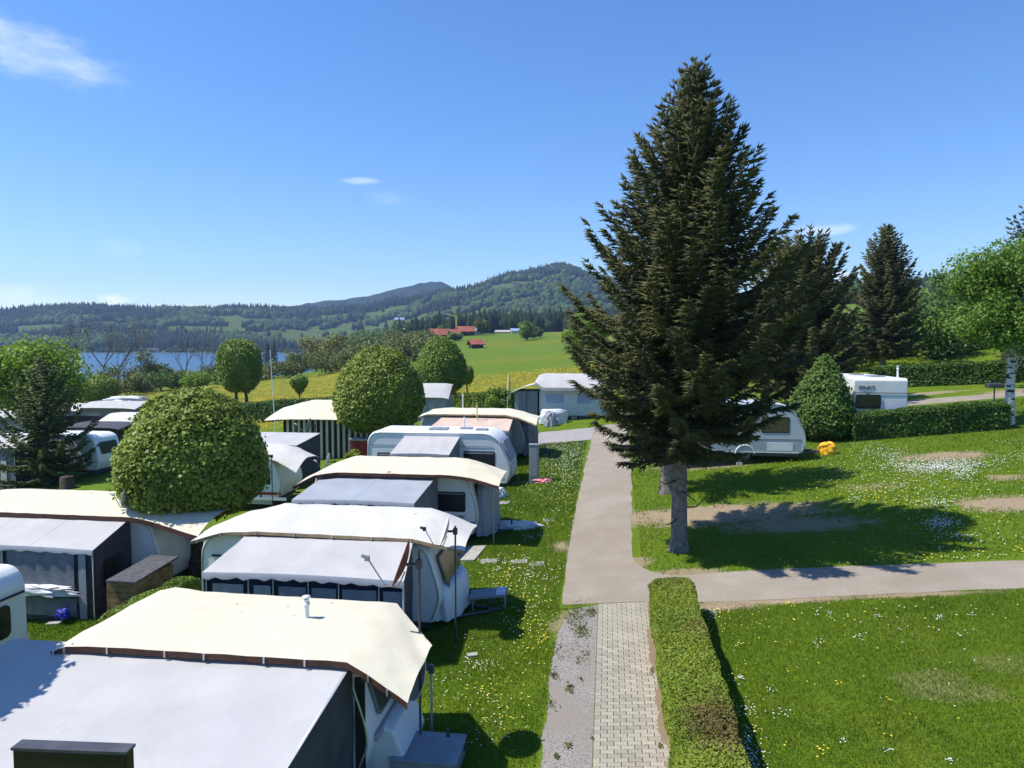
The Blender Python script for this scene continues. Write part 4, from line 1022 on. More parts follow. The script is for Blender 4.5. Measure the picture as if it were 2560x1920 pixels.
# ---- A0: nearest caravan, its pale awning and cream roof
g0 = -.5
A0 = caravan('nearest caravan under a cream roof, its nose toward the lawn', (-8.45, 9.98, g0), 4.95, 2.15, 2.33, 'white2', 'bulb')
flue(A0, 3.55, .95, 2.2, 2.8, .042)
window(A0, (4.965, .35, 1.24), YA, Vector((-.31, 0, 1)), 1.45, .72, 'glassbrown', 'wallgrey', .03)
MB().box(4.86, 5.02, .15, 2.0, .93, 1.06).build('nose_bumper', 'bluegrey', A0, bevel=.03)
MB().plate((4.72, -.004, .42), XA, ZA, .16, 1.6, .012, .03).build('door_edge', 'black', A0)
canopy('cream weather roof over the nearest caravan with dark brown edging', [(-8.45, 1.78, 1.82, 9.62, 12.3, 1.8), (-8.2, 1.88, 1.93, 9.62, 12.4, 1.85), (-7.5, 1.90, 1.99, 9.64, 12.2, 1.87), (-3.72, 1.90, 1.99, 9.64, 12.1, 1.87), (-3.35, 1.78, 1.90, 9.52, 11.6, 1.8), (-2.72, 1.54, 1.70, 9.30, 10.7, 1.76)], base=(-5.6, 11, g0), clips=9, eh=.085)
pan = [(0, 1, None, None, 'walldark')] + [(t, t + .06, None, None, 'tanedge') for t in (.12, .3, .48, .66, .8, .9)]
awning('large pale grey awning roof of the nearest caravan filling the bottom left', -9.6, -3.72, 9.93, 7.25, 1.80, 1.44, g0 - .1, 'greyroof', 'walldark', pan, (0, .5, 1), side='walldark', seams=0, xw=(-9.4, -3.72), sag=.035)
# striped side cloth battens of the nearest awning are seen at its right end
d_ = empty('light_bracket', (-3.74, 9.86, g0), 'small metal lamp bracket at the awning corner below cream roof', 'bracket'); q = MB(); q.box(-.02, .20, -.05, .05, 2.26, 2.30); q.tube([(0, 0, 2.22), (.2, -.05, 2.18), (.22, .06, 2.12), (.02, .08, 2.15)], .014, 5); q.tube([(.1, 0, 2.3), (.12, .03, 2.4)], .01, 5); q.box(.16, .24, -.04, .04, 2.02, 2.16); q.build('bracket', 'darksteel', d_)
m = MB(); m.prism([(-.36, -.62, 0), (.30, -.62, 0), (.42, -.62, .35), (.22, -.62, .82), (-.36, -.62, .98)], (0, 1.24, 0)); o = m.build('gas_locker', 'white2', bevel=.05, label='pale grey gas locker on the nose of the nearest caravan', cat='locker'); o.location = (-3.50, 11.02, g0 + .16)
m = MB(); m.prism([(-.52, -.4, 0), (.48, -.4, 0), (.50, .42, 0), (-.5, .40, 0)], (0, 0, .40)); m.box(-.545, .525, -.43, .45, .40, .425); o = m.build('utility_chest', ['grey box'], bevel=.02, label='low grey chest at the foot of the dish mast', cat='chest'); o.location = (-2.78, 10.72, plane(-2.78, 10.72) - .03)
dish('brick red satellite dish high on a dark mast above cream roof', (-3.23, 11.0, 2.93), .78, (-.93, -.16, .34), (-3.02, 11.06, -.4), 'dishred', .62, top=.25, lnb='steel')
dish('large grey satellite dish low on the lawn beside the nearest mast', (-3.12, 11.40, 1.0), .95, (-.80, -.56, .22), (-2.93, 11.46, -.4), 'dishlight', .5, 'steel')
# ---- A1
g1_ = -.4
A1 = caravan('second caravan with black trim rail and open nose window', (-9.75, 15.78, g1_), 5.95, 2.2, 2.36, 'white', 'bulb', skirt=False)
window(A1, (.75, 0, 1.0), XA, ZA, 1.0, .68, 'glass', 'black'); MB().plate((.3, -.006, 1.78), XA, ZA, 3, .05, .02, .01).build('trim_strip', 'black', A1); MB().plate((.25, -.006, .86), XA, ZA, .55, .06, .012, .01).build('trim_strip', 'black', A1)
window(A1, (6.06, .3, 1.16), YA, Vector((-.36, 0, 1)), 1.5, .78, 'glassbrown', 'tanedge', .03)
canopy('off white weather roof over the second caravan with tan edging', [(-9.75, 1.85, 1.95, 15.35, 17.9, 1.9), (-9.1, 2.02, 2.20, 15.6, 18.1, 2.0), (-8.2, 2.08, 2.42, 15.6, 18.2, 2.05), (-4.45, 2.04, 2.42, 15.62, 18.2, 2.05), (-4.0, 1.98, 2.36, 15.55, 18, 2.0), (-3.18, 1.84, 2.06, 15.5, 17.1, 2.02)], 'offwhite', edge='tanedge', base=(-6.5, 17, g1_), clips=8)
pan = [(.0, 1, None, None, 'walldark'), (.04, .13, .55, 1.82, 'curtain'), (.145, .20, .2, 1.8, 'curtain'), (.225, .36, .15, 1.82, 'wallgrey'), (.44, .59, .15, 1.83, 'wallgrey'), (.66, .78, .15, 1.84, 'wallgrey'), (.82, .985, .15, 1.82, 'wallgrey')]
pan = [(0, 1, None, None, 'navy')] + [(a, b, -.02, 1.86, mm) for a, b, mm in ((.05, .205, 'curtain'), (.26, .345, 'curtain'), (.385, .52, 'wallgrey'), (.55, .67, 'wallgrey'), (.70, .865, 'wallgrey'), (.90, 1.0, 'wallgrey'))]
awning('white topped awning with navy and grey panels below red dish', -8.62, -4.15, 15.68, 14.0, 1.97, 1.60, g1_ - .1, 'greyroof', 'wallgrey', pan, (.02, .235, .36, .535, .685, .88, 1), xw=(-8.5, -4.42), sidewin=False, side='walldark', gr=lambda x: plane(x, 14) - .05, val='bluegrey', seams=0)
p = gp(1152, 1522); dish('pale satellite dish on a dark mast before the second caravan nose', (-3.52, 15.26, 2.34), .66, (-.92, -.22, .3), (-3.34, 15.28, plane(-3.34, 15.28)), 'dishlight', .5, top=.12, lnb='black')
lump('nose_cover', 'white rounded cover hanging on the second caravan nose', 'cover', (-3.82, 16.9, plane(-3.6, 16.9) + .16), .42, 1.02, .86, 'white2', 3, amp=.06, sq=.28)
m = MB(); m.box(-.45, .45, -.25, .25, .35, .41); [m.tube([(x, y, 0), (x, y, .36)], .02, 6) for x in (-.4, .4) for y in (-.2, .2)]; m.box(.2, .43, -.23, .23, .411, .425, 1); o = m.build('low_table', ['grey box', 'sheet'], label='low grey table in the shadow beside the second caravan', cat='table'); p = gp(1225, 1520); o.location = p; o.rotation_euler = (TILT[0], TILT[1], .1)
m = MB(); m.box(-.05, .05, -.2, .2, 0, .75); o = m.build('rolled_tarp', 'blue', bevel=.03, label='royal blue rolled sheet leaning at the second awning left end', cat='tarp'); o.location = (-8.95, 14.2, plane(-8.95, 14.2))
m = MB(); m.tube([(0, 0, -.05), (-.35, .1, 1.2)], .02, 6); o = m.build('leaning_stick', 'wood', label='wooden stick leaning beside the blue rolled sheet', cat='stick'); o.location = (-8.9, 14.5, plane(-8.9, 14.5))
# ---- A2
g2 = -.15
A2 = caravan('ribbed white caravan with a blue stripe and grey window', (-9.75, 22.5, g2), 5.6, 2.2, 2.45, 'white', 'bulb')
window(A2, (3.98, 0, 1.17), XA, ZA, 1.2, .66, 'glass', 'black', blind=.12); window(A2, (.35, 0, 1.17), XA, ZA, .9, .6)
for k in range(9): MB().plate((4.0, -.004, .62 + k * .055 + (.62 if k > 6 else 0)), XA, ZA, 1.5, .012, .006, .003).build('rib', 'white', A2)
MB().plate((3.3, -.008, .80), XA, ZA, 2.2, .055, .006, .01).build('stripe', 'stripeblue', A2); MB().plate((3.3, -.008, .72), XA, ZA, 2.15, .03, .006, .01).build('stripe', 'stripeblue', A2)
text_part('lettering', 'Prestige', A2, (4.66, -.012, .98), .15, 'black', shear=.25)
window(A2, (5.615, .3, 1.32), YA, Vector((-.3, 0, 1)), 1.5, .72, 'glass', 'black', .03); MB().plate((3.1, -.006, .45), XA, ZA, .62, 1.75, .014, .06).build('door', 'white2', A2)
lump('nose_cover', 'grey fitted cover on the nose of the ribbed white caravan', 'cover', (-4.05, 23.6, plane(-4.0, 23.6) + .1), .42, 1.0, 1.75, 'bluegrey', 8, amp=.1, sq=.35)
canopy('cream weather roof over the ribbed caravan with brown lining', [(-9.75, 2.05, 2.15, 20.9, 24.2, 2.2), (-9.35, 2.28, 2.38, 21.6, 24.6, 2.3), (-8.7, 2.36, 2.62, 21.8, 24.9, 2.35), (-4.9, 2.36, 2.62, 21.8, 24.9, 2.35), (-4.2, 2.30, 2.5, 21.7, 24.4, 2.3), (-3.3, 2.13, 2.28, 21.4, 23.2, 2.28)], base=(-6.8, 23, g2), edge='brown', clips=0, eh=.1)
pan = [(0, 1, None, None, 'walldark'), (.1, .45, .4, 1.7, 'wallgrey'), (.55, .9, .4, 1.7, 'wallgrey')]
awning('blue grey awning on the ribbed caravan with blue stripe', -9.35, -5.58, 22.4, 19.95, 2.27, 1.85, g2 - .1, 'bluegrey', 'wallgrey', pan, (.05, .5, 1), xw=(-9.15, -5.45), val='bluegrey', sidewin=True, side='wallgrey', sag=.02, seams=2)
p = gp(1295, 1322); lump('sheeted_drawbar', 'crumpled white sheet wrapped round a drawbar in the grass', 'sheet', p, .75, .2, .26, 'sheet', 12, amp=.5, sq=.4)
p = gp(1234, 1362); m = MB(); m.tube([(0, 0, -.05), (0, 0, 2.2)], .018, 6); [m.tube([(0, 0, .3 + k * .12), (0, 0, .36 + k * .12)], .026, 6) for k in range(14)]; o = m.build('chain_pole', 'steel', label='thin chain like pole hanging from the cream roof corner', cat='pole'); o.location = p
p = gp(1242, 1245); lump('covered_hitch', 'pale cloth bundle at the hitch behind the ribbed caravan', 'cover', p, .4, .25, .45, 'sheet', 21, amp=.5)
# ---- W
gw = .1
W_ = caravan('clean white caravan without canopy, two dark side windows', (-10.45, 29.85, gw), 6.35, 2.2, 2.6, 'white2', 'slope', vents=[(2.6, .6, .8, .7), (3.9, 1.1, .55, .4), (4.7, .7, .5, .5)])
window(W_, (.45, 0, 1.0), XA, ZA, .85, .66, 'glass', 'black', blind=.2); window(W_, (4.3, 0, 1.02), XA, ZA, 1.38, .78, 'glass', 'black', blind=.15)
MB().plate((.1, -.008, 1.98), XA, ZA, 5.5, .035, .008, .01).build('trim_strip', 'bluegrey', W_); MB().plate((.1, -.008, .66), XA, ZA, 6.0, .035, .008, .01).build('trim_strip', 'silver', W_)
nz = Vector((-.47, 0, 1.02)); window(W_, (6.35, .25, 1.33), YA, nz, 1.7, .95, 'bluegrey', 'silver', .02)
window(W_, (6.36, .3, .66), YA, Vector((0, 0, 1)), 1.6, .5, 'silver', 'white', .02)
flue(W_, 4.05, 1.5, 2.5, 3.05, .03)
pan = [(0, 1, None, None, 'wallgrey'), (.2, .8, .3, 1.8, 'plastic')]
awning('pale porch awning on the clean white caravan', -8.75, -6.3, 29.87, 27.7, 2.52, 2.05, gw - .1, 'greyroof', 'wallgrey', pan, (.02, 1), xw=(-8.75, -6.3), side='wallgrey', seams=2, sag=.015)
# ---- A4
g4 = .42
A4 = caravan('far caravan with a salmon awning under a cream roof', (-9.7, 36.1, g4), 5.5, 2.2, 2.4, 'bluegrey', 'bulb')
window(A4, (5.515, .3, 1.3), YA, Vector((-.3, 0, 1)), 1.5, .7, 'glassbrown', 'wallgrey')
canopy('cream weather roof over the salmon awning beside the grey posts', [(-9.75, 2.72, 2.78, 35.6, 38.3, 2.7), (-9.3, 2.86, 3.0, 35.8, 38.5, 2.8), (-8.6, 2.88, 3.08, 35.8, 38.6, 2.85), (-5.2, 2.88, 3.08, 35.8, 38.6, 2.85), (-4.5, 2.78, 2.98, 35.6, 38.2, 2.8), (-3.5, 2.50, 2.72, 34.9, 37, 2.72)], base=(-7, 37, g4), edge='tanedge', clips=0)
awning('salmon pink awning roof between white caravan and cream roof', -8.85, -4.75, 36, 34.0, 2.74, 2.28, g4 - .2, 'pink', 'under', [(0, 1, None, None, 'wallgrey')], (0, 1), xw=(-8.5, -4.8), side='wallgrey', seams=3)
flue(A4, 3.1, -.6, 2.1, 3.0, .03, 'paleyellow'); flue(A4, 2.0, 1.2, 2.3, 3.35, .03); flue(A4, 4.4, 1.3, 2.3, 3.15, .02, 'steel')
lump('nose_cover', 'grey green fitted cover on the far salmon caravan nose', 'cover', (-4.1, 37.1, plane(-4.1, 37.1) + .1), .45, 1.0, 1.9, 'wallgrey', 18, amp=.12, sq=.3)
# grey service posts
for px_, py_, hh, lb in ((1335, 1207, 1.65, 'tall grey service post standing on the grass beside the road'), (1325, 1118, 1.35, 'dark grey service post beyond the nearer tall one')):
    p = gp(px_, py_); m = MB(); m.box(-.2, .2, -.14, .14, -.1, hh); m.box(-.22, .22, -.16, .16, hh, hh + .05); m.box(-.16, .16, -.152, -.141, .3, hh - .12); o = m.build('service_post', 'grey box', bevel=.01, label=lb, cat='post'); o.location = p
p = gp(1360, 1206); lump('red_cloth', 'red and white cloth heap at the service post foot', 'cloth', p, .42, .22, .16, 'redcloth', 31, amp=.8, sq=.5)

# ---- B row
gb = -1.2
B0 = caravan('white caravan end cut by the left edge of the photo', (-18.6, 12.45, gb), 5.1, 2.25, 2.55, 'white2', 'round', skirt=False)
window(B0, (5.12, .55, 1.05), YA, ZA, 1.2, .75, 'glass', 'black', .02, r=.14); MB().plate((5.13, .1, 1.92), YA, ZA, 2.05, .05, .02, .01).build('trim_strip', 'black', B0); MB().plate((5.13, .15, .55), YA, ZA, 1.9, .12, .03, .03).build('bumper', 'silver', B0)
MB().plate((5.13, 1.75, .58), YA, ZA, .22, .22, .05, .03).build('tail_light', 'red', B0); MB().plate((5.13, .3, .60), YA, ZA, .22, .22, .05, .03).build('tail_light', 'red', B0); MB().plate((5.14, .75, .7), YA, ZA, .5, .11, .02, .01).build('number_plate', 'offwhite', B0)
MB().tube([(5.2, 1.98, .5), (5.26, 2.05, .75), (5.24, 2.12, .95)], .018, 6).build('grab_handle', 'white', B0)
gc = -1.15
B1 = caravan('caravan with beige roof behind the torn grey awning', (-19.6, 19.3, gc), 6.4, 2.2, 2.42, 'white2', 'bulb')
canopy('beige weather roof reaching under the biggest clipped tree', [(-20.5, 1.35, 1.6, 18.95, 21.6, 1.4), (-20.0, 1.40, 1.7, 19.0, 21.8, 1.4), (-19.2, 1.42, 1.78, 19.0, 21.9, 1.4), (-13.9, 1.40, 1.78, 19.0, 21.9, 1.4), (-13.2, 1.32, 1.7, 18.9, 21.6, 1.35), (-11.5, 1.05, 1.46, 18.5, 21, 1.3)], base=(-16, 20, gc), edge='brown', clips=0, eh=.13)
fr = lambda x: (x + 19.5) / 5.55
pan = [(0, 1, None, None, 'walldark')] + [(fr(a), fr(b), z0, z1, mm) for a, b, z0, z1, mm in ((-16.6, -14.55, .92, 1.92, 'wallgrey'), (-16.5, -14.5, .1, .62, 'wallgrey'), (-14.42, -14.2, .05, 2.0, 'bluegrey'), (-16.95, -16.75, .05, 2.0, 'bluegrey'), (-19.2, -17.2, .8, 1.9, 'wallgrey'))]
awning('worn grey awning with sagging skirt behind the left caravan', -19.5, -13.95, 19.25, 17.45, 1.33, .86, gc, 'greyroof', 'walldark', pan, (.5, 1), xw=(-19.4, -14.1), side='walldark', sidewin=True, seams=3, val='bluegrey')
lump('skirt_heap', 'crumpled pale skirt cloth sagging in the awning window', 'cloth', (-15.5, 17.36, gc + .72), 1.0, .12, .24, 'sheet', 41, amp=.9, sq=.3)
lump('blue_bag', 'blue plastic bag lying before the worn grey awning', 'bag', (-14.75, 17.25, plane(-14.7, 17.2) + .2), .2, .12, .22, 'blue', 44, amp=.7)
dish('grey satellite dish on the beige roof left of clipped tree', (-14.15, 19.35, 1.98), .8, (-.96, -.2, .25), None, 'dishlight', .5)
sh = empty('garden_shed', (-12.75, 17.4, -1.05), 'low wooden shed with sloping dark felt roof beside the awning', 'shed'); m = MB(); m.box(-.5, .3, -.35, 1.35, 0, 1.2)
m.build('wall', 'wood', sh); [MB().box(-.5, .3, -.365, -.352, z, z + .13).build('plank', 'wood', sh) for z in np.arange(.03, 1.2, .15)]; m = MB(); m.prism([(-.45, -.45, 1.22), (.42, -.45, 1.22), (.42, 1.45, 1.34), (-.45, 1.45, 1.34)], (0, 0, .05)); m.build('roof', 'bitumen', sh)
# small caravan, second row
gs = -.55
S_ = caravan('small caravan with red stripe peeping right of the biggest clipped tree', (-18.2, 28.75, gs), 4.3, 2.1, 2.2, 'white2', 'bulb')
window(S_, (3.05, 0, .95), XA, ZA, .75, .72, 'glass', 'silver'); MB().plate((2.4, -.008, .52), XA, ZA, 1.85, .13, .008, .02).build('stripe', 'red', S_); MB().box(2.3, 4.5, -.06, .0, .3, .42).build('bumper_strip', 'silver', S_)
canopy('white weather roof of the small caravan with a dish before it', [(-18.6, 1.6, 1.9, 28.3, 31, 1.6), (-18, 1.7, 2.0, 28.4, 31.2, 1.7), (-17, 1.74, 2.05, 28.5, 31.2, 1.7), (-14.6, 1.72, 2.05, 28.5, 31.2, 1.7), (-13.9, 1.55, 1.95, 28.3, 31, 1.6), (-12.9, 1.15, 1.6, 28.0, 30.4, 1.4)], 'offwhite', edge='offwhite', base=(-16, 30, gs), clips=0, eh=.03)
dish('pale satellite dish before the white roof of the small caravan', (-14.1, 27.6, 1.85), .8, (-.95, -.2, .25), (-13.78, 27.6, -.7), 'dishlight', .6, lnb='black')
dish('pale dish on a stand in the grass behind the small caravan', (-12.9, 31.5, 1.0), .8, (-.95, -.2, .25), (-12.6, 31.5, plane(-12.6, 31.5)), 'dishlight', .6, 'steel', lnb='white')
dish('grey satellite dish before the striped awning', (-16.3, 37.2, 2.0), .8, (-.95, -.2, .25), (-16.0, 37.2, -.6), 'dishgrey', .75, lnb='white')
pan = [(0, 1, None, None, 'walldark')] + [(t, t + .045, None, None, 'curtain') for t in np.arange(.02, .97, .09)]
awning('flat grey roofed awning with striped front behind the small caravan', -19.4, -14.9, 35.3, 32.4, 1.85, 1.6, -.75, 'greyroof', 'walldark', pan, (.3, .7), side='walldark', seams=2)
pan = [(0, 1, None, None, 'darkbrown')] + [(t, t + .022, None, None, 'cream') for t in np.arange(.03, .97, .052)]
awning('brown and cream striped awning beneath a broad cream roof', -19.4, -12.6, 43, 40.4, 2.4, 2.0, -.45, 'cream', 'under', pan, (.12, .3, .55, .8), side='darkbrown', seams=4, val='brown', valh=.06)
canopy('broad cream roof left of the second big clipped tree', [(-20.3, 1.95, 2.5, 39.8, 46, 2.3), (-19.6, 2.02, 2.7, 39.7, 46, 2.4), (-18.6, 2.06, 2.95, 39.8, 46, 2.4), (-13.6, 2.06, 3.0, 39.9, 46, 2.4), (-12.9, 2.0, 2.9, 39.9, 46, 2.4), (-12.2, 1.9, 2.7, 40, 45.6, 2.3)], base=(-16, 42, -.45), edge='cream', clips=0, eh=.03)
caravan('caravan half hidden behind the brown striped awning', (-19.5, 43.1, -.45), 6, 2.2, 2.4, 'white2', 'bulb')
cb = empty('cabinet', (-14.1, 39.3, plane(-14.1, 39.3)), 'brick red cabinet with pale top beside the striped awning', 'cabinet'); MB().box(-.55, .55, -.35, .35, 0, 1.15).build('body', 'red', cb); MB().box(-.6, .6, -.42, .42, 1.15, 1.28).build('top', 'concrete', cb, bevel=.03); MB().box(-.02, .02, -.36, -.352, .1, 1.05).build('door_gap', 'black', cb)
for px_, Z_0, hh, lb in ((869, 41, 2.2, 'slim grey post right of the brown striped awning'), (922, 41, 1.9, 'slim pale post under the second big clipped tree')):
    p = far(px_, Z_0); m = MB(); m.tube([(0, 0, -.1), (0, 0, hh)], .03, 6); o = m.build('post', 'steel', label=lb, cat='post'); o.location = p
p = gp(689, 1075); m = MB(); m.tube([(0, 0, -.3), (-.35, 0, 6.65)], [.05, .03], 8); m.lathe([(0, .06), (.045, .03), (.045, -.03), (0, -.06)], (-.35, 0, 6.7), n=8); o = m.build('flagpole', 'white', label='slim white flagpole leaning a little before the lake', cat='flagpole'); o.location = p
# far left row
C_ = caravan('white caravan with rounded end behind the dark fir', (-38.7, 40.4, -1.85), 7.0, 2.2, 2.62, 'white', 'bulb', skirt=False)
window(C_, (7.02, .3, 1.38), YA, Vector((-.28, 0, 1)), 1.6, .78, 'glass', 'black', .02, r=.14)
pan = [(0, 1, None, None, 'wallgrey')] + [(t, t + .05, .45, 1.7, 'offwhite') for t in np.arange(.03, .95, .12)] + [(0, 1, -.3, .4, 'navy')]
awning('blue and white fronted awning below the fir at left', -43.2, -35.6, 40.4, 38.3, .65, .2, -2.3, 'greyroof', 'wallgrey', pan, (0, .5, 1), side='wallgrey', seams=4)


def tent(label, px_, Z, w, d, h1, h2, roof, wall, over=.35, rz=0, name='tent', open_=False):
    p = far(px_, Z); o = empty(name, p, label, 'tent', rz=rz); m = MB()
    if open_: [MB().tube([(sx_ * w / 2 * .9, sy_ * d / 2 * .9, -.2), (sx_ * w / 2 * .9, sy_ * d / 2 * .9, h1)], .04, 6).build('pole', 'darksteel', o) for sx_ in (-1, 1) for sy_ in (-1, 1)]; MB().box(-w / 2 * .8, w / 2 * .8, 0, d / 2 * .85, -.2, h1).build('wall', wall, o)
    else:
        MB().box(-w / 2, w / 2, -d / 2, d / 2, -.3, h1).build('wall', wall, o)
        for k in (-.25, .22): MB().plate((w * k - w * .12, -d / 2 - .002, .7), XA, ZA, w * .24, h1 * .45, .02, .03).build('window', 'plastic', o)
    P = [[(w / 2 * u + over * u, y, h1 + (h2 - h1) * (1 - abs(v) ** 1.6) - .12 * abs(u) ** 6) for v, y in ((-1, -d / 2 - over), (-.6, -d * .3), (-.2, -d * .1), (.2, d * .1), (.6, d * .3), (1, d / 2 + over))] for u in (-1, -.9, -.6, -.3, 0, .3, .6, .9, 1)]
    MB().sheet(P, .03, 0, 1).build('roof', [roof, 'under'], o); return o


tent('long pale tent roof beyond the fir at the far left', 60, 80, 6.5, 5, 2.2, 2.9, 'greyroof', 'wallgrey'); tent('pale tent roof just right of the fir tip', 178, 82, 5.0, 4, 2.2, 2.9, 'offwhite', 'wallgrey')
tent('grey roofed tent below the small ball tree with white sheet', 300, 78, 6.2, 4.5, 2.3, 2.9, 'greyroof', 'wallgrey')
p = far(318, 79); lump('roof_sheet', 'crumpled white sheet thrown over the grey roofed tent', 'sheet', (p.x, p.y, p.z + 2.75), 2.4, 1.1, .42, 'sheet', 51, amp=.6, sq=.4)
tent('dark awning roof between the fir and the biggest clipped tree', 262, 58, 4.2, 3.0, 2.1, 2.4, 'walldark', 'darkwood', open_=True); tent('small white roof peeping left of the biggest clipped tree', 325, 60, 3.0, 3.0, 2.2, 2.8, 'offwhite', 'darkwood', open_=True)
tent('brown roofed shelter behind the dark fir', 205, 64, 4.0, 3.0, 2.1, 2.7, 'brown', 'walldark'); tent('shaded dark roof at the left edge behind the fir', 10, 62, 4.0, 3.0, 2.0, 2.4, 'walldark', 'walldark')
# grey tent and caravan beyond the road end
GT = empty('side_tent', (-5.55, 48.6, 1.05), 'grey walled side tent with white roof beyond the road end', 'tent'); MB().box(-.85, .75, 0, 2.6, -.2, 2.2).build('wall', 'wallgrey', GT); MB().plate((-.8, -.003, .1), XA, ZA, .22, 1.9, .01, .01).build('film_window', 'plastic', GT); MB().box(-.02, .02, -.01, 0, 0, 2.15).build('zip', 'navy', GT)
MB().sheet([[(-1.15, -.25, 2.08), (-1.15, 2.8, 2.08)], [(-.2, -.25, 2.5), (-.2, 2.8, 2.5)], [(.8, -.25, 2.78), (.8, 2.8, 2.78)]], .04).build('roof', 'offwhite', GT)
GV = caravan('grey caravan with pale hood beyond the road, half behind spruce', (-4.7, 48.7, 1.15), 5.0, 2.3, 2.6, 'silver', 'round', skirt=False); window(GV, (.45, 0, 1.25), XA, ZA, 1.3, .7, 'solar', 'silver'); window(GV, (2.6, 0, 1.25), XA, ZA, 1.0, .7, 'solar', 'silver')
canopy('pale grey hood roof on the caravan beyond the road', [(-4.95, 2.95 + .9, 4.05, 48.1, 51.4, 3.8), (-4.8, 3.85, 4.3, 48.1, 51.4, 3.9), (-4.4, 3.55, 4.45, 48.0, 51.4, 3.9), (-1, 3.55, 4.45, 48, 51.4, 3.9), (-.4, 3.55, 4.4, 48, 51.4, 3.9), (-.1, 3.6, 4.2, 48.2, 51.2, 3.8)], 'greyroof', 'wallgrey', 'greyroof', base=(-2.5, 50, 1.2), clips=0, eh=.2)
lump('table_cloth', 'white cloth covered table before the pale hooded caravan', 'table', (-3.6, 47.5, plane(-3.6, 47.5)), .95, .5, .95, 'sheet', 61, amp=.25, sq=.2); lump('covered_chair', 'grey cover draped over a chair by the road end', 'cover', (-3.75, 46.5, plane(-3.7, 46.5)), .42, .35, .95, 'bluegrey', 63, amp=.4, sq=.4)
p = far(1272, 58); um = empty('parasol', p, 'closed pale yellow parasol standing by the far hedge', 'parasol'); m = MB(); m.tube([(0, 0, 0), (0, 0, 2.9)], .03, 6); m.build('pole', 'wood', um); m = MB(); m.lathe([(.17, .85), (.2, .95), (.16, 1.5), (.12, 2.2), (.08, 2.75), (.02, 2.9)], (0, 0, 0), n=10); m.build('canopy', 'paleyellow', um)
p = far(1085, 57); tent('blue grey tarpaulin tent behind the two clipped trees', 1088, 57, 2.2, 2.6, 1.8, 2.9, 'greyroof', 'bluegrey')

# ---- right side: caravan behind the spruce, caravan behind the hedge
gr_ = 1.5
R_ = caravan('silver white caravan parked behind the big spruce trunk', (2.75, 31.05, gr_), 5.55, 2.2, 2.5, 'silver', 'slope', wheels=[3.05], skirt=False)
window(R_, (3.7, 0, 1.25), XA, ZA, 1.15, .68, 'glassbrown', 'black'); window(R_, (.7, 0, 1.25), XA, ZA, 1.1, .68)
MB().plate((3.95, -.008, .50), XA, ZA, 1.05, .34, .012, .03).build('hatch', 'white2', R_); MB().plate((.15, -.006, .95), XA, ZA, 5.2, .04, .008, .01).build('stripe', 'wallgrey', R_); MB().plate((.15, -.01, .40), XA, ZA, 5.1, .035, .02, .01).build('trim_strip', 'white', R_)
for k in range(7): MB().plate((.2, -.003, .48 + k * .06), XA, ZA, 5.1, .01, .006, .003).build('rib', 'silver', R_)
m = MB(); [m.tube([(3.05 + .40 * math.cos(a), -.012, .31 + .40 * math.sin(a)), (3.05 + .40 * math.cos(a + .26), -.012, .31 + .40 * math.sin(a + .26))], .035, 6) for a in np.arange(0.12, 2.9, .25)]; m.build('wheel_arch', 'white2', R_)
p = Vector((9.45, 32.1, plane(9.45, 32.1))); lump('hitch_cover', 'bright yellow cover tied over the silver caravan hitch', 'cover', p, .38, .28, .52, 'yellow', 71, amp=.35, sq=.4)
p = gp(1848, 1163); m = MB(); m.box(-.12, .12, -.1, .1, 0, .12); m.box(-.05, .05, -.05, .05, .12, .3); o = m.build('wheel_chock', 'concrete', bevel=.01, label='small concrete block before the silver caravan wheel', cat='block'); o.location = p
FE = caravan('white caravan lettered FENDT rising behind the clipped hedge', (14.15, 35.9, 2.25), 6.0, 2.45, 2.62, 'white', 'round', tail='box', rz=math.pi / 2, rail=False, skirt=False, vents=[(1.2, .6, .8, .7), (3.2, .9, .6, .6)])
fx, fz = Vector((0, -1, 0)), ZA                     # its tail faces the viewer (local -x)
window(FE, (-.025, 2.36, 1.16), fx, fz, 1.14, .68, 'glass', 'black', .02, r=.1); MB().plate((-.012, 2.4, 1.9), fx, fz, 2.35, .03, .02, .008).build('trim_strip', 'black', FE)
text_part('lettering', 'FENDT', FE, (-.012, 2.24, 2.08), .24, 'black', rot=(math.pi / 2, 0, -math.pi / 2), ext=.01); MB().plate((-.008, 1.98, 1.98), fx, fz, .2, .04, .012, .01).build('badge', 'bluegrey', FE)
for k in range(9): MB().plate((-.045, 1.96 - k * .065, 1.22), fx, fz, .03, .22 + .06 * math.sin(k * 2), .003, .005).build('curtain', 'curtain', FE)
flue(FE, .35, .35, 2.5, 3.15, .05)
fire = empty('grill', gp(2485, 1003), 'small dark grill on a stem beside the far path', 'grill'); MB().tube([(0, 0, -.05), (0, 0, .75)], .035, 6).build('stem', 'darksteel', fire); MB().box(-.42, .42, -.25, .25, .75, 1.0).build('bowl', 'darksteel', fire, bevel=.05)
# board at the viewer's house
pb = Vector((-2.29, 2.71, 0)); zb_ = plane(pb.x, pb.y); SB = empty('notice_board', (pb.x, pb.y, zb_), 'dark brown board top cut by the bottom left edge', 'board', rz=math.radians(4)); m = MB(); m.box(-.255, .255, -.03, .03, 3.6, 4.745 - zb_); m.build('panel', 'darkbrown', SB, bevel=.006); [MB().box(x - .04, x + .04, -.025, .025, -.2, 3.6).build('leg', 'darkbrown', SB) for x in (-.2, .2)]
MB().box(-.26, .26, -.034, .034, 4.745 - zb_, 4.757 - zb_).build('cap', 'darksteel', SB)
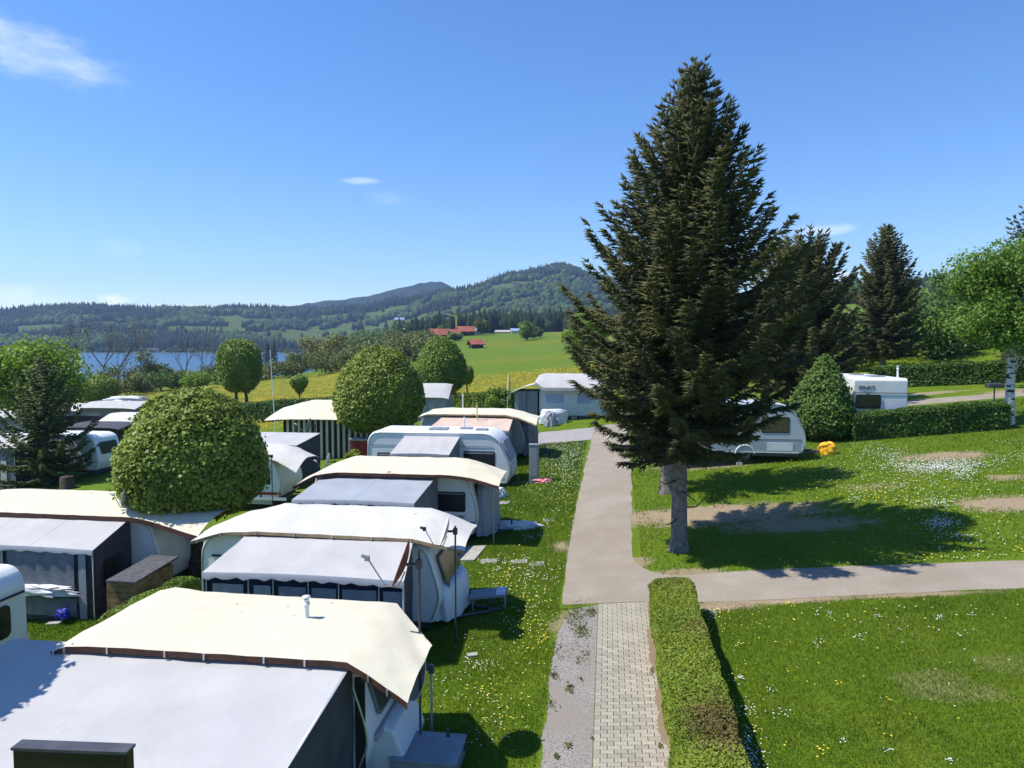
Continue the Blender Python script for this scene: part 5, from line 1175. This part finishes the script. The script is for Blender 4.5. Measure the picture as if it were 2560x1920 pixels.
# farm on the crest
def house(label, px_, Z, w, d, h, rh, rz, wall='barnwood', roof='roofred', name='farmhouse', wins=True):
    p = far(px_, Z); o = empty(name, p, label, 'house', rz=rz); m = MB(); m.box(-w / 2, w / 2, -d / 2, d / 2, -1, h); m.prism([(-w / 2, -d / 2, h), (-w / 2, d / 2, h), (-w / 2, 0, h + rh)], (w, 0, 0)); m.build('wall', wall, o)
    for s in (-1, 1): m = MB(); m.prism([(-w / 2 - .8, s * (d / 2 + 1), h - rh * 2 / d), (w / 2 + .8, s * (d / 2 + 1), h - rh * 2 / d), (w / 2 + .8, 0, h + rh + .02), (-w / 2 - .8, 0, h + rh + .02)], (0, 0, .25)); m.build('roof', roof, o)
    if wins:
        for k in range(3): MB().plate((-w / 2 + w * (k + .6) / 3.4, -d / 2 - .01, h * .45), XA, ZA, 1.2, 1.3, .08, .02).build('window', 'glass', o)
    return o


house('red roofed barn house at the left end of the farm', 1100, 400, 11, 8, 2.6, 2.8, .5); house('small red roofed house below the crane', 1136, 395, 5, 5, 2, 1.8, .4, 'housewall'); house('red roofed farmhouse with white gable right of the crane', 1164, 400, 8.5, 8, 2.6, 2.4, .35); house('pale blue roofed shed adjoining the farmhouse', 1183, 402, 6, 7, 2.2, 1.8, -.3, 'housewall', 'solar', 'shed', False)
house('lone hay barn with a red roof in the sloping meadow', 1190, 285, 4.6, 4.8, 1.9, 1.4, .5, name='hay_barn', wins=False); house('low pale shed on the meadow crest', 1292, 415, 6, 4, 1.6, 1.0, .2, 'housewall', 'solar', 'shed', False); house('low grey shed half sunk behind the meadow crest', 1262, 425, 10, 4, 1.0, .8, 0, 'concrete', 'concrete', 'shed', False)
house('white farmhouse on the hillside across the lake', 415, 1640, 16, 12, 6, 4, .2, 'housewall', 'solar'); house('white lodge on the wooded centre hill', 1000, 1560, 20, 12, 6, 4, .2, 'housewall', 'solar'); house('white hillside house high right of centre hill', 1290, 1650, 18, 12, 6, 4, .2, 'housewall', 'barnwood'); house('low lakeside house on the far shore', 385, 1262, 18, 10, 3.5, 3, .1, 'housewall', 'barnwood'); house('small lakeside hut on the far shore', 480, 1262, 12, 8, 3, 2.5, .1, 'housewall', 'barnwood')
p = far(1141, 402); cr_ = empty('tower_crane', p, 'slim yellow tower crane above the farm roofs', 'crane'); m = MB(); m.box(-.32, .32, -.32, .32, -1, 11); m.build('tower', 'paleyellow', cr_); m = MB(); m.prism([(-6, -.2, 12.2), (.4, -.2, 10.6), (.4, -.2, 11.1), (-6, -.2, 12.6)], (0, .4, 0)); m.build('jib', 'paleyellow', cr_)

# ------------------------------------------------------------------ trees, hedges
NSP = [(0, 1.7), (2.7, 1.8), (3.3, 2.3), (4.0, 2.9), (4.8, 3.5), (5.6, 3.95), (6.4, 3.75), (7.2, 3.3), (8.3, 2.6), (9.5, 1.95), (11.0, 1.2), (12.2, .68), (13.0, .34), (13.9, .1)]
spruce('tall dark spruce dominating the right half, trunk beside the road', 2.06, 20.67, 13.7, NSP, 2.7, 5, .245, .112, .031, per=8, sub=7, dead=9, lean=.3, lift=.6, droop=.38, wl=.56, zb=plane(2.06, 20.67))
spruce('second spruce with pale trunk hidden behind the tall one', 2.25, 27.25, 11.6, [(0, 2.4), (3.6, 2.6), (6, 2.5), (9, 1.5), (11, .5), (11.6, .1)], 3.4, 6, .34, .16, .045, per=6, sub=3, tr=.24, dead=4)
p = far(1998, 44); spruce('broad blunt topped spruce right behind the tall one', p.x, p.y, 9.3, [(0, 3.2), (2, 3.6), (4, 3.8), (6, 3.4), (7.6, 2.4), (8.8, 1.5), (9.3, .8)], 1.2, 9, .30, .15, .062, per=9, sub=4, top=False, tr=.25, wl=.8)
p = far(2207, 57); spruce('free standing spruce above the white lettered caravan', p.x, p.y, 11.6, [(0, 3.0), (1.7, 3.2), (3.2, 3.3), (5, 3.0), (7, 2.2), (9, 1.35), (10.6, .6), (11.6, .1)], 1.5, 10, .34, .16, .058, per=8, sub=4, tr=.24, wl=.7)
p = far(2600, 42); spruce('brownish conifer cut by the right edge of the photo', p.x, p.y, 10.6, [(0, 2.6), (3, 2.8), (7, 2.3), (9.5, 1.3), (10.6, .3)], 2.0, 12, .38, .18, .06, per=6, sub=3)
p = gp(118, 1212); spruce('dark fir before the white caravan at the left', p.x, p.y, 7.5, [(0, 2.6), (.8, 3.1), (2.2, 3.0), (3.6, 2.4), (5, 1.6), (6.4, .8), (7.4, .2)], 0.45, 14, .44, .13, .052, 'L_fir', 'fir_tree', per=8, sub=4, tr=.16, droop=.22, zb=p.z)
p = gp(168, 1222); m = MB(); m.lathe([(.0, .75), (.32, .75), (.36, .7), (.38, .1), (.46, -.1)], n=14); o = m.build('tree_stump', 'bark2', label='broad dark stump right of the fir trunk', cat='stump'); o.location = p

topiary('biggest clipped dome tree left of centre', -13.12, 21.0, -.97, 2.28, 2.1, 6.1, DOME, 26000, .135, tr=.2, stems=6, lump=.07)
def farlab(label, px_, Z, y_top, y_bot, wpx, prof, nl, ls, m='L_maple', **k):
    p = far(px_, Z); s = FPX / Z; c1 = CAMH - (y_top - 860) / s - p.z; c0 = CAMH - (y_bot - 860) / s - p.z
    return topiary(label, p.x, p.y, p.z, wpx / 2 / s, c0, c1, prof, nl, ls, m, **k)


farlab('second big clipped dome tree over the striped awning', 948, 42, 862, 1074, 224, DOME, 19000, .155, tr=.18, lump=.07)
farlab('clipped dome tree right of the second big dome', 1102, 64, 838, 980, 128, DOME, 10000, .19, 'L_maple2', tr=.19)
farlab('small clipped ball tree at the right dome tree foot', 1167, 70, 912, 962, 36, CAPS, 900, .18, 'L_maple2', tr=.08, stems=0)
farlab('tall clipped capsule tree on two trunks before the lake', 598, 91, 845, 980, 110, CAPS, 7000, .27, 'L_maple2', trunks=((-.55, 0), (.9, 0)), tr=.2, stems=2)
farlab('small clipped ball tree below the bare lakeside trees', 248, 100, 935, 1012, 90, BALL, 4500, .26, tr=.2)
farlab('small goblet shaped clipped tree in the yellow meadow', 747, 85, 935, 988, 46, EGGB, 1400, .2, 'L_maple2', tr=.07, stems=3)
p = gp(2072, 1104); topiary('tall conical bush between the silver caravan and hedge', p.x, p.y + 1.0, p.z, 1.55, .05, 4.15, CONE, 9000, .15, 'L_green', trunks=((0, 0),), tr=.08, cat_='bush', name='conical_bush', lump=.1)
# hedges
hedge('long box hedge with browned patch beside the paved path', [(1.47, 8.2), (1.46, 12), (1.45, 16.35)], .92, .92, 90000, .044, 'L_hedge', brown=[(1.7, 10.25, .85, .36), (1.5, 10.6, .9, .26), (1.85, 10.9, .75, .22), (1.75, 13.6, .9, .22), (1.5, 15.9, .9, .25), (1.9, 15.2, .85, .2)])
hedge('clipped hedge before the lettered caravan', [(11.2, 34.75), (15, 34.9), (18.0, 35.0)], .95, 1.3, 17000, .10, 'L_dark')
a, b = gp(2190, 972), gp(2720, 950); hedge('dark hedge on the right beyond the far path', [(a.x, a.y + .5), (b.x, b.y + .5)], 1.0, 1.5, 12000, .15, 'L_dark')
a, b = gp(500, 1060), gp(860, 1046); hedge('shaded dark hedge along the yellow meadow by the flagpole', [(a.x, a.y), (b.x, b.y)], 1.1, 2.0, 14000, .17, 'L_dark', zf=G)
a, b = gp(1108, 1024), gp(1300, 1020); hedge('clipped hedge below the meadow beside the yellow parasol', [(a.x, a.y), (b.x, b.y)], 1.0, 1.45, 8000, .15, 'L_maple2', zf=G)
hedge('low ragged hedge between the shed and the first caravan', [(-11.95, 15.3), (-11.7, 16.6), (-11.45, 18.1)], .6, 1.0, 7000, .07, 'L_maple2')
p = gp(880, 1155); blobtree('small shrub before the brick red cabinet', p.x, p.y, .75, .7, .0, 10, 1400, .10, 'L_hedge', 'shrub', 'shrub', tr=.03, zb=p.z)
p = far(1250, 55); blobtree('loose shrub rising over the far clipped hedge', p.x, p.y, 2.5, 1.2, .3, 12, 1600, .18, 'L_maple2', 'shrub', 'shrub', tr=.05)
# broadleaf trees, near and middle distance
p = gp(2522, 1063); blobtree('birch with white trunk and fresh green crown at right', p.x, p.y, 9.2, 3.15, 2.9, 80, 30000, .15, 'L_birch', 'birch_tree', tr=.19, bark='birch', zb=p.z, up=.3, spread=.33, tilt=.1, flat_=1.0, limb=.12)
p = far(75, 64); blobtree('fresh green maple behind the fir at the left edge', p.x, p.y, 10.9, 5.0, 2.6, 70, 14000, .34, 'L_fresh', 'maple_tree', tr=.25)
p = far(1462, 78); blobtree('fresh green tree peeping left behind the tall spruce', p.x, p.y, 8.2, 3.0, 2.0, 30, 5000, .3, 'L_fresh', tr=.2)
for k, (px_, Z, h, R, mm, lb) in enumerate(((1975, 62, 4.0, 2.6, 'L_olive', 'olive bush behind the conical bush'), (2040, 68, 4.6, 2.6, 'L_green', 'green bush left of the lettered caravan roof'), (2095, 70, 5.4, 2.4, 'L_olive', 'brownish slim bush above the lettered caravan'), (2150, 66, 3.6, 2.4, 'L_green', 'low green bush over the lettered caravan roof'),
                                            (2262, 66, 4.0, 2.4, 'L_olive', 'grey green bush right of the free standing spruce trunk'), (2320, 62, 5.0, 2.8, 'L_birch', 'light green bush over the dark right hedge'), (2345, 72, 9.5, 3.0, 'L_green', 'taller green tree left of the birch crown'), (2395, 64, 6.0, 2.8, 'L_green', 'dark green tree behind the right hedge'), (2450, 66, 5.4, 2.8, 'L_olive', 'olive tree left of the birch trunk'), (2515, 62, 6.0, 3.0, 'L_green', 'green tree behind the birch trunk'), (2590, 60, 7, 3.2, 'L_olive', 'olive tree at the right edge behind the hedge'))):
    p = far(px_, Z); blobtree(lb, p.x, p.y, h, R, .4, 22, 2600, .30, mm, 'bush' if h < 5.5 else 'leafy_tree', 'bush' if h < 5.5 else 'tree', 'bushes behind the right hedge', tr=.12)
# lake shore
for k, (px_, Z, h, lf, lb) in enumerate(((196, 150, 19, 0, 'leafless tree at the shore right of the maple'), (262, 165, 20, 3, 'budding leafless tree before the lake, leftmost of the pair'), (298, 168, 18, 3, 'budding leafless tree before the lake, right one of the pair'), (468, 175, 15.5, 0, 'leafless tree standing alone before open water'), (505, 180, 14, 2, 'thin leafless tree left of the two trunked clipped tree'))):
    p = far(px_, Z); bare(lb, p.x, p.y, h, 70 + k, leafy=lf)
for px_, Z, h, R, mm, lb in ((352, 160, 10.5, 4.8, 'L_olive', 'grey green tree before the lake, larger of the pair'), (400, 165, 7.5, 3.4, 'L_green', 'darker tree before the lake beside the grey green one'), (325, 140, 5.0, 3.6, 'L_olive', 'olive shrub on the shore below the budding trees'), (490, 150, 4.2, 3.4, 'L_fresh', 'light green mound of shrub above the dome tree'), (425, 158, 4, 4.0, 'L_green', 'dark shrub at the shore left of open water'),
                             (680, 185, 4.5, 4.2, 'L_olive', 'olive shrub behind the flagpole'), (655, 190, 3.2, 3.0, 'L_green', 'green shrub left of the flagpole by the water'), (752, 215, 8, 6.0, 'L_olive', 'broad olive bush at the lake corner'), (790, 225, 13, 7.5, 'L_willow', 'yellowish willow above the lake corner'), (842, 215, 11, 6.0, 'L_willow', 'pale yellow willow right of the larger willow'), (820, 170, 6, 6.0, 'L_olive', 'wide olive scrub left of the second big dome'), (880, 160, 5.5, 5.0, 'L_olive', 'scrub hidden behind the second big dome'),
                             (285, 150, 7.5, 4.5, 'L_olive', 'olive tree between the budding leafless pair and grey green tree'), (375, 150, 5, 4.5, 'L_green', 'low dark scrub under the grey green shore tree'), (455, 165, 5, 4, 'L_olive', 'olive scrub at the foot of the lone leafless tree'), (540, 175, 5, 4.5, 'L_green', 'green scrub left of the capsule tree by the water'), (620, 180, 4, 4, 'L_olive', 'olive scrub under the capsule tree crown'), (725, 175, 4, 4, 'L_olive', 'olive scrub between flagpole and lake corner'), (140, 135, 6, 5.0, 'L_green', 'green shrub at the shore behind the maple'), (225, 140, 4.6, 4.0, 'L_green', 'dark green shrub left of the small ball tree'), (10, 130, 6, 5.0, 'L_olive', 'olive shrub by the left edge above the tents'),
                             (1204, 398, 11, 5.2, 'L_olive', 'olive tree beside the farm on the crest'), (1318, 330, 10, 5.0, 'L_maple2', 'round green tree alone on the meadow slope'), (1138, 350, 4.5, 4.0, 'L_green', 'dark bush below the farm roofs'), (1340, 345, 5, 4.0, 'L_olive', 'grey bush right of the lone meadow tree'), (1030, 210, 8, 5, 'L_olive', 'olive tree left above the right dome tree'), (905, 300, 9, 6, 'L_green', 'green tree in the hollow above the second dome'), (985, 330, 10, 6, 'L_olive', 'tree at the meadow edge left of the farm')):
    p = far(px_, Z); blobtree(lb, p.x, p.y, h, R, .3, 26, 2400, max(.3, Z * .0027), mm, 'shrub' if h < 7 else 'leafy_tree', 'shrub' if h < 7 else 'tree', tr=.2, trunk=h > 7)
for px_, Z, h, lb in ((668, 560, 17, 'dark pointed conifer pair left one beyond the lake corner'), (684, 575, 16, 'dark pointed conifer pair right one beyond the lake corner')):
    p = far(px_, 620); p.z = max(p.z, -8.8); spruce(lb, p.x, p.y, h, [(0, 4.5), (4, 4.5), (10, 3), (h, .2)], .5, 90, .9, .6, .3, per=6, sub=2, zb=p.z, wl=1.5)
# tree beyond the left edge whose shade falls on the nearest awning
topiary('clipped dome tree outside the left edge shading the nearest awning', -11.3, 8.3, plane(-11.3, 8.3), 1.75, 3.8, 7.2, DOME, 5000, .2, tr=.14)

# ------------------------------------------------------------------ lawn blades and flowers
def on_lawn(X, Y):
    road_ = ((X > -1.14) & (X < np.where(Y > 20.35, .77 + .028 * np.maximum(Y - 21.6, 0), 2.0 - 1.25 * np.sqrt(np.clip(1 - ((Y - 20.35) / 1.7) ** 2, 0, 1)))) & (Y > 18.6)) | ((Y > 16.86) & (Y < 18.7) & (X > -1.14))
    soil = np.zeros(np.shape(X), bool)
    for px_, py_, rx, ry, k in SOIL:
        if k < .5: continue
        g_ = gp(px_, py_); soil |= np.hypot((X - g_.x) / rx, (Y - g_.y) / ry) + (fbm(X * 1.6, Y * 1.6, 3, 91) - .5) * 1.1 < NR.uniform(.42, 1.12, np.shape(X)) * (.6 + .4 * k)
    return ~road_ & ~soil & ~((X > -1.08) & (X < 1.95) & (Y < 17.05) & ~((X < -.2) & (Y > 16.75)))


def grass(name, n, x0, x1, y0, y1, hgt, wid, label):
    X = NR.uniform(x0, x1, n); Y = NR.uniform(y0, y1, n); q = on_lawn(X, Y); X, Y = X[q], Y[q]; n = len(X); Z = plane(X, Y); a = NR.uniform(0, 6.28, n); h = hgt * NR.uniform(.5, 1.2, n) * (.55 + .9 * fbm(X * 1.3, Y * 1.3, 3, 61)); w = wid * NR.uniform(.7, 1.3, n)
    lx, ly = NR.normal(0, .5, n) * h, NR.normal(0, .5, n) * h
    V = np.stack([np.stack([X - np.cos(a) * w, Y - np.sin(a) * w, Z - .004], 1), np.stack([X + np.cos(a) * w, Y + np.sin(a) * w, Z - .004], 1), np.stack([X + lx, Y + ly, Z + h], 1)], 1).reshape(-1, 3)
    t = np.repeat(np.clip(fbm(X * .7, Y * .7, 4, 62) * 1.1 - .3 + NR.uniform(0, .5, n), 0, 1), 3); mobj(name, npmesh(name, V, np.arange(3 * n).reshape(n, 3), t), M['L_grass'], kind='stuff', label=label)


M['L_grass'] = leafmat('grass blades', (.068, .142, .005), (.17, .25, .012), .6, .25)
grass('lawn_grass', 155000, 1.8, 9.5, 9.0, 16.9, .055, .0055, 'short green grass of the near right lawn')
grass('strip_grass', 95000, -4.2, -.9, 8.8, 24, .06, .0065, 'short green grass between the caravans and the road')
grass('bank_grass', 160000, 1.0, 27, 18.6, 43, .07, .014, 'short grass around the spruce and the soil patches')
grass('verge_grass', 40000, -4.6, -.9, 24, 40, .08, .014, 'grass verge beside the far caravans')
grass('left_grass', 20000, -16, -12.6, 13.6, 17.6, .07, .009, 'grass before the worn grey awning')


def flowers(name, C, size, mats, label, k=5):
    """flower heads: small domed discs just above the grass; C: (px, py, spread px x, spread px y, n)"""
    X = []; Y = []
    for px_, py_, sx_, sy_, n in C:
        u = NR.normal(0, 1, n) * sx_ + px_; v = NR.normal(0, 1, n) * sy_ + py_
        for a, b in zip(u, v):
            if b > 1000: p = gp(a, b); X.append(p.x); Y.append(p.y)
    X, Y = np.array(X), np.array(Y); q = on_lawn(X, Y); X, Y = X[q], Y[q]; n = len(X); Z = plane(X, Y) + NR.uniform(.045, .08, n); r = size * NR.uniform(.7, 1.25, n) * np.clip(np.hypot(X, Y) / 14, 1, 1.55); a = np.arange(k) * 2 * math.pi / k
    ring = np.stack([X[:, None] + np.cos(a) * r[:, None], Y[:, None] + np.sin(a) * r[:, None], Z[:, None] + 0 * a], -1); top = np.stack([X, Y, Z + r * .5], 1)[:, None]; V = np.concatenate([ring, top], 1).reshape(-1, 3)
    F = (np.array([(i, (i + 1) % k, k) for i in range(k)])[None] + (np.arange(n) * (k + 1))[:, None, None]).reshape(-1, 3); mobj(name, npmesh(name, V, F), mats, kind='stuff', label=label)


M['daisy'] = mat('daisy white', (.82, .82, .78), .7, .02, 5); M['dandelion'] = mat('dandelion yellow', (.82, .60, .05), .7, .06, 5); M['pale'] = mat('pale yellow flower', (.80, .78, .30), .7, .06, 5)
D = [(2180, 1125, 25, 12, 160), (2230, 1145, 30, 12, 260), (2290, 1170, 45, 9, 500), (2380, 1165, 50, 8, 800), (2330, 1172, 40, 8, 500), (2410, 1185, 18, 10, 250), (2340, 1260, 30, 7, 150), (2350, 1312, 22, 8, 260), (2390, 1345, 25, 6, 70), (2140, 1245, 14, 6, 40), (2480, 1150, 50, 12, 120), (2550, 1145, 20, 5, 60), (2100, 1180, 60, 12, 120), (2330, 1210, 120, 30, 240), (1620, 1160, 16, 10, 160),
     (1880, 1900, 22, 25, 130), (1875, 1850, 14, 14, 40), (1850, 1705, 6, 4, 24), (1862, 1780, 30, 14, 46), (1785, 1540, 14, 16, 40), (1770, 1525, 10, 8, 26), (1950, 1790, 14, 8, 16), (2045, 1532, 6, 5, 9), (2075, 1540, 6, 5, 9), (2195, 1546, 7, 2, 10), (2348, 1551, 9, 4, 12), (2427, 1544, 5, 2, 7), (2142, 1598, 8, 6, 12), (2042, 1612, 8, 5, 14), (2413, 1592, 12, 6, 10), (2108, 1858, 5, 4, 9), (2218, 1886, 6, 4, 10), (2375, 1912, 10, 4, 12), (1925, 1735, 10, 6, 10),
     (1400, 1130, 50, 22, 900), (1420, 1160, 40, 30, 500), (1300, 1230, 60, 30, 120), (1290, 1500, 60, 60, 70), (1205, 1668, 16, 6, 46), (1330, 1440, 50, 25, 150), (1250, 1420, 30, 20, 60), (1160, 1660, 40, 40, 40), (1335, 1345, 18, 4, 40), (1215, 1830, 60, 50, 60), (1105, 1720, 40, 30, 30), (2300, 1300, 160, 60, 160), (2480, 1345, 60, 25, 40), (2200, 1600, 250, 120, 60), (1400, 1185, 30, 60, 200), (2450, 985, 90, 10, 160), (2300, 975, 60, 8, 90), (2540, 1120, 40, 20, 60)]
flowers('daisies', [(a, b, c_, d, int(e * (.6 if b < 1480 else .75))) for a, b, c_, d, e in D], .0125, M['daisy'], 'small white daisies scattered in drifts over the lawns')
Yl = [(2200, 1250, 40, 18, 46), (2110, 1225, 60, 20, 40), (1770, 1530, 30, 8, 20), (1975, 1516, 10, 5, 14), (2218, 1753, 4, 4, 5), (2065, 1885, 14, 6, 12), (1970, 1682, 4, 3, 4), (2092, 1715, 6, 3, 5), (2140, 1630, 200, 90, 34), (2000, 1580, 120, 40, 26), (1280, 1460, 45, 40, 80), (1340, 1510, 35, 40, 60), (1330, 1590, 35, 35, 50), (1362, 1605, 12, 12, 26), (1240, 1760, 40, 50, 44), (2320, 1396, 20, 4, 14), (2455, 1383, 10, 3, 8), (2550, 1380, 14, 3, 10), (2330, 1240, 140, 40, 130), (1400, 1250, 40, 50, 50), (2200, 1820, 200, 60, 16), (1885, 1828, 8, 4, 7)]
flowers('dandelions', [(a, b, c_, d, int(e * .55) + 1) for a, b, c_, d, e in Yl], .017, M['dandelion'], 'yellow dandelions dotted through the lawns')
flowers('cowslips', [(1260, 1470, 60, 40, 70), (1330, 1560, 40, 60, 70), (2250, 1230, 160, 40, 220), (2040, 1408, 60, 5, 14), (2120, 1530, 300, 20, 30), (1230, 1750, 50, 50, 60), (1390, 1170, 40, 50, 240), (1830, 1620, 30, 60, 30), (2100, 1165, 90, 25, 150), (2350, 1400, 120, 6, 30)], .014, M['pale'], 'pale yellow flowers mixed into the lawns')
# dandelion heads over the near meadow, too many to count
X, Y, P_, Z_ = polar(26000, 150, 1560, 61, 150); q = (fbm(X / 6, Y / 6, 4, 88) + NR.uniform(-.15, .15, len(X)) > .5) & ((Z_ < 118) | (P_ < 950)); X, Y = X[q], Y[q]
V, F = leaves(np.stack([X, Y, G(X, Y) + NR.uniform(.1, .35, len(X))], 1), np.tile([0, -.6, .8], (len(X), 1)), .17, .5, .9); mobj('meadow_flowers', trimesh('meadow_flowers', *cat((V, F, np.repeat(NR.uniform(0, 1, len(X)), 4)))), leafmat('meadow dandelions', (.30, .24, .01), (.62, .46, .03), .7, .1), kind='stuff', label='yellow dandelion heads over the meadow behind the hedges')
# weeds on the gravel strip
X = []; Y = []
for px_, py_, s_, n in ((1440, 1540, 16, 260), (1478, 1530, 8, 90), (1455, 1580, 10, 160), (1425, 1722, 6, 60), (1420, 1865, 5, 30), (1392, 1895, 4, 20), (1385, 1690, 6, 40), (1460, 1640, 12, 40), (1445, 1655, 4, 12), (1452, 1700, 4, 12), (1400, 1630, 14, 40), (1375, 1760, 10, 40), (1485, 1850, 4, 10), (1650, 1870, 3, 26), (1630, 1680, 4, 24)):
    for _ in range(n): p = gp(px_ + RN.gauss(0, s_), py_ + RN.gauss(0, s_)); X.append(p.x); Y.append(p.y)
X, Y = np.array(X), np.array(Y); V, F = leaves(np.stack([X, Y, plane(X, Y) + NR.uniform(.01, .06, len(X))], 1), np.tile([0, 0, 1.], (len(X), 1)), .06, .7, .5); mobj('gravel_weeds', trimesh('gravel_weeds', *cat((V, F, np.repeat(NR.uniform(0, .8, len(X)), 4)))), M['L_olive'], kind='stuff', label='sparse weeds growing on the gravel strip')

# ------------------------------------------------------------------ haze: the air between the viewer and the hills
c, s = math.cos(YAW), math.sin(YAW); m = MB(); q = []
for xc, zc in ((-3300, -60), (3300, -60), (3300, 3150), (-3300, 3150)): q.append((c * xc - s * zc, s * xc + c * zc))
m.prism([(x, y, -16) for x, y in q], (0, 0, 316)); hz = m.build('haze', [], kind='stuff', label='thin blue summer haze over the valley')
hm = bpy.data.materials.new('haze'); hm.use_nodes = True; hn = hm.node_tree.nodes; hn.remove(hn['Principled BSDF']); pv = hn.new('ShaderNodeVolumePrincipled'); pv.inputs['Color'].default_value = (.44, .64, 1.0, 1); pv.inputs['Density'].default_value = .00014; pv.inputs['Anisotropy'].default_value = .1
hm.node_tree.links.new(pv.outputs[0], hn['Material Output'].inputs['Volume']); hz.data.materials.append(hm)
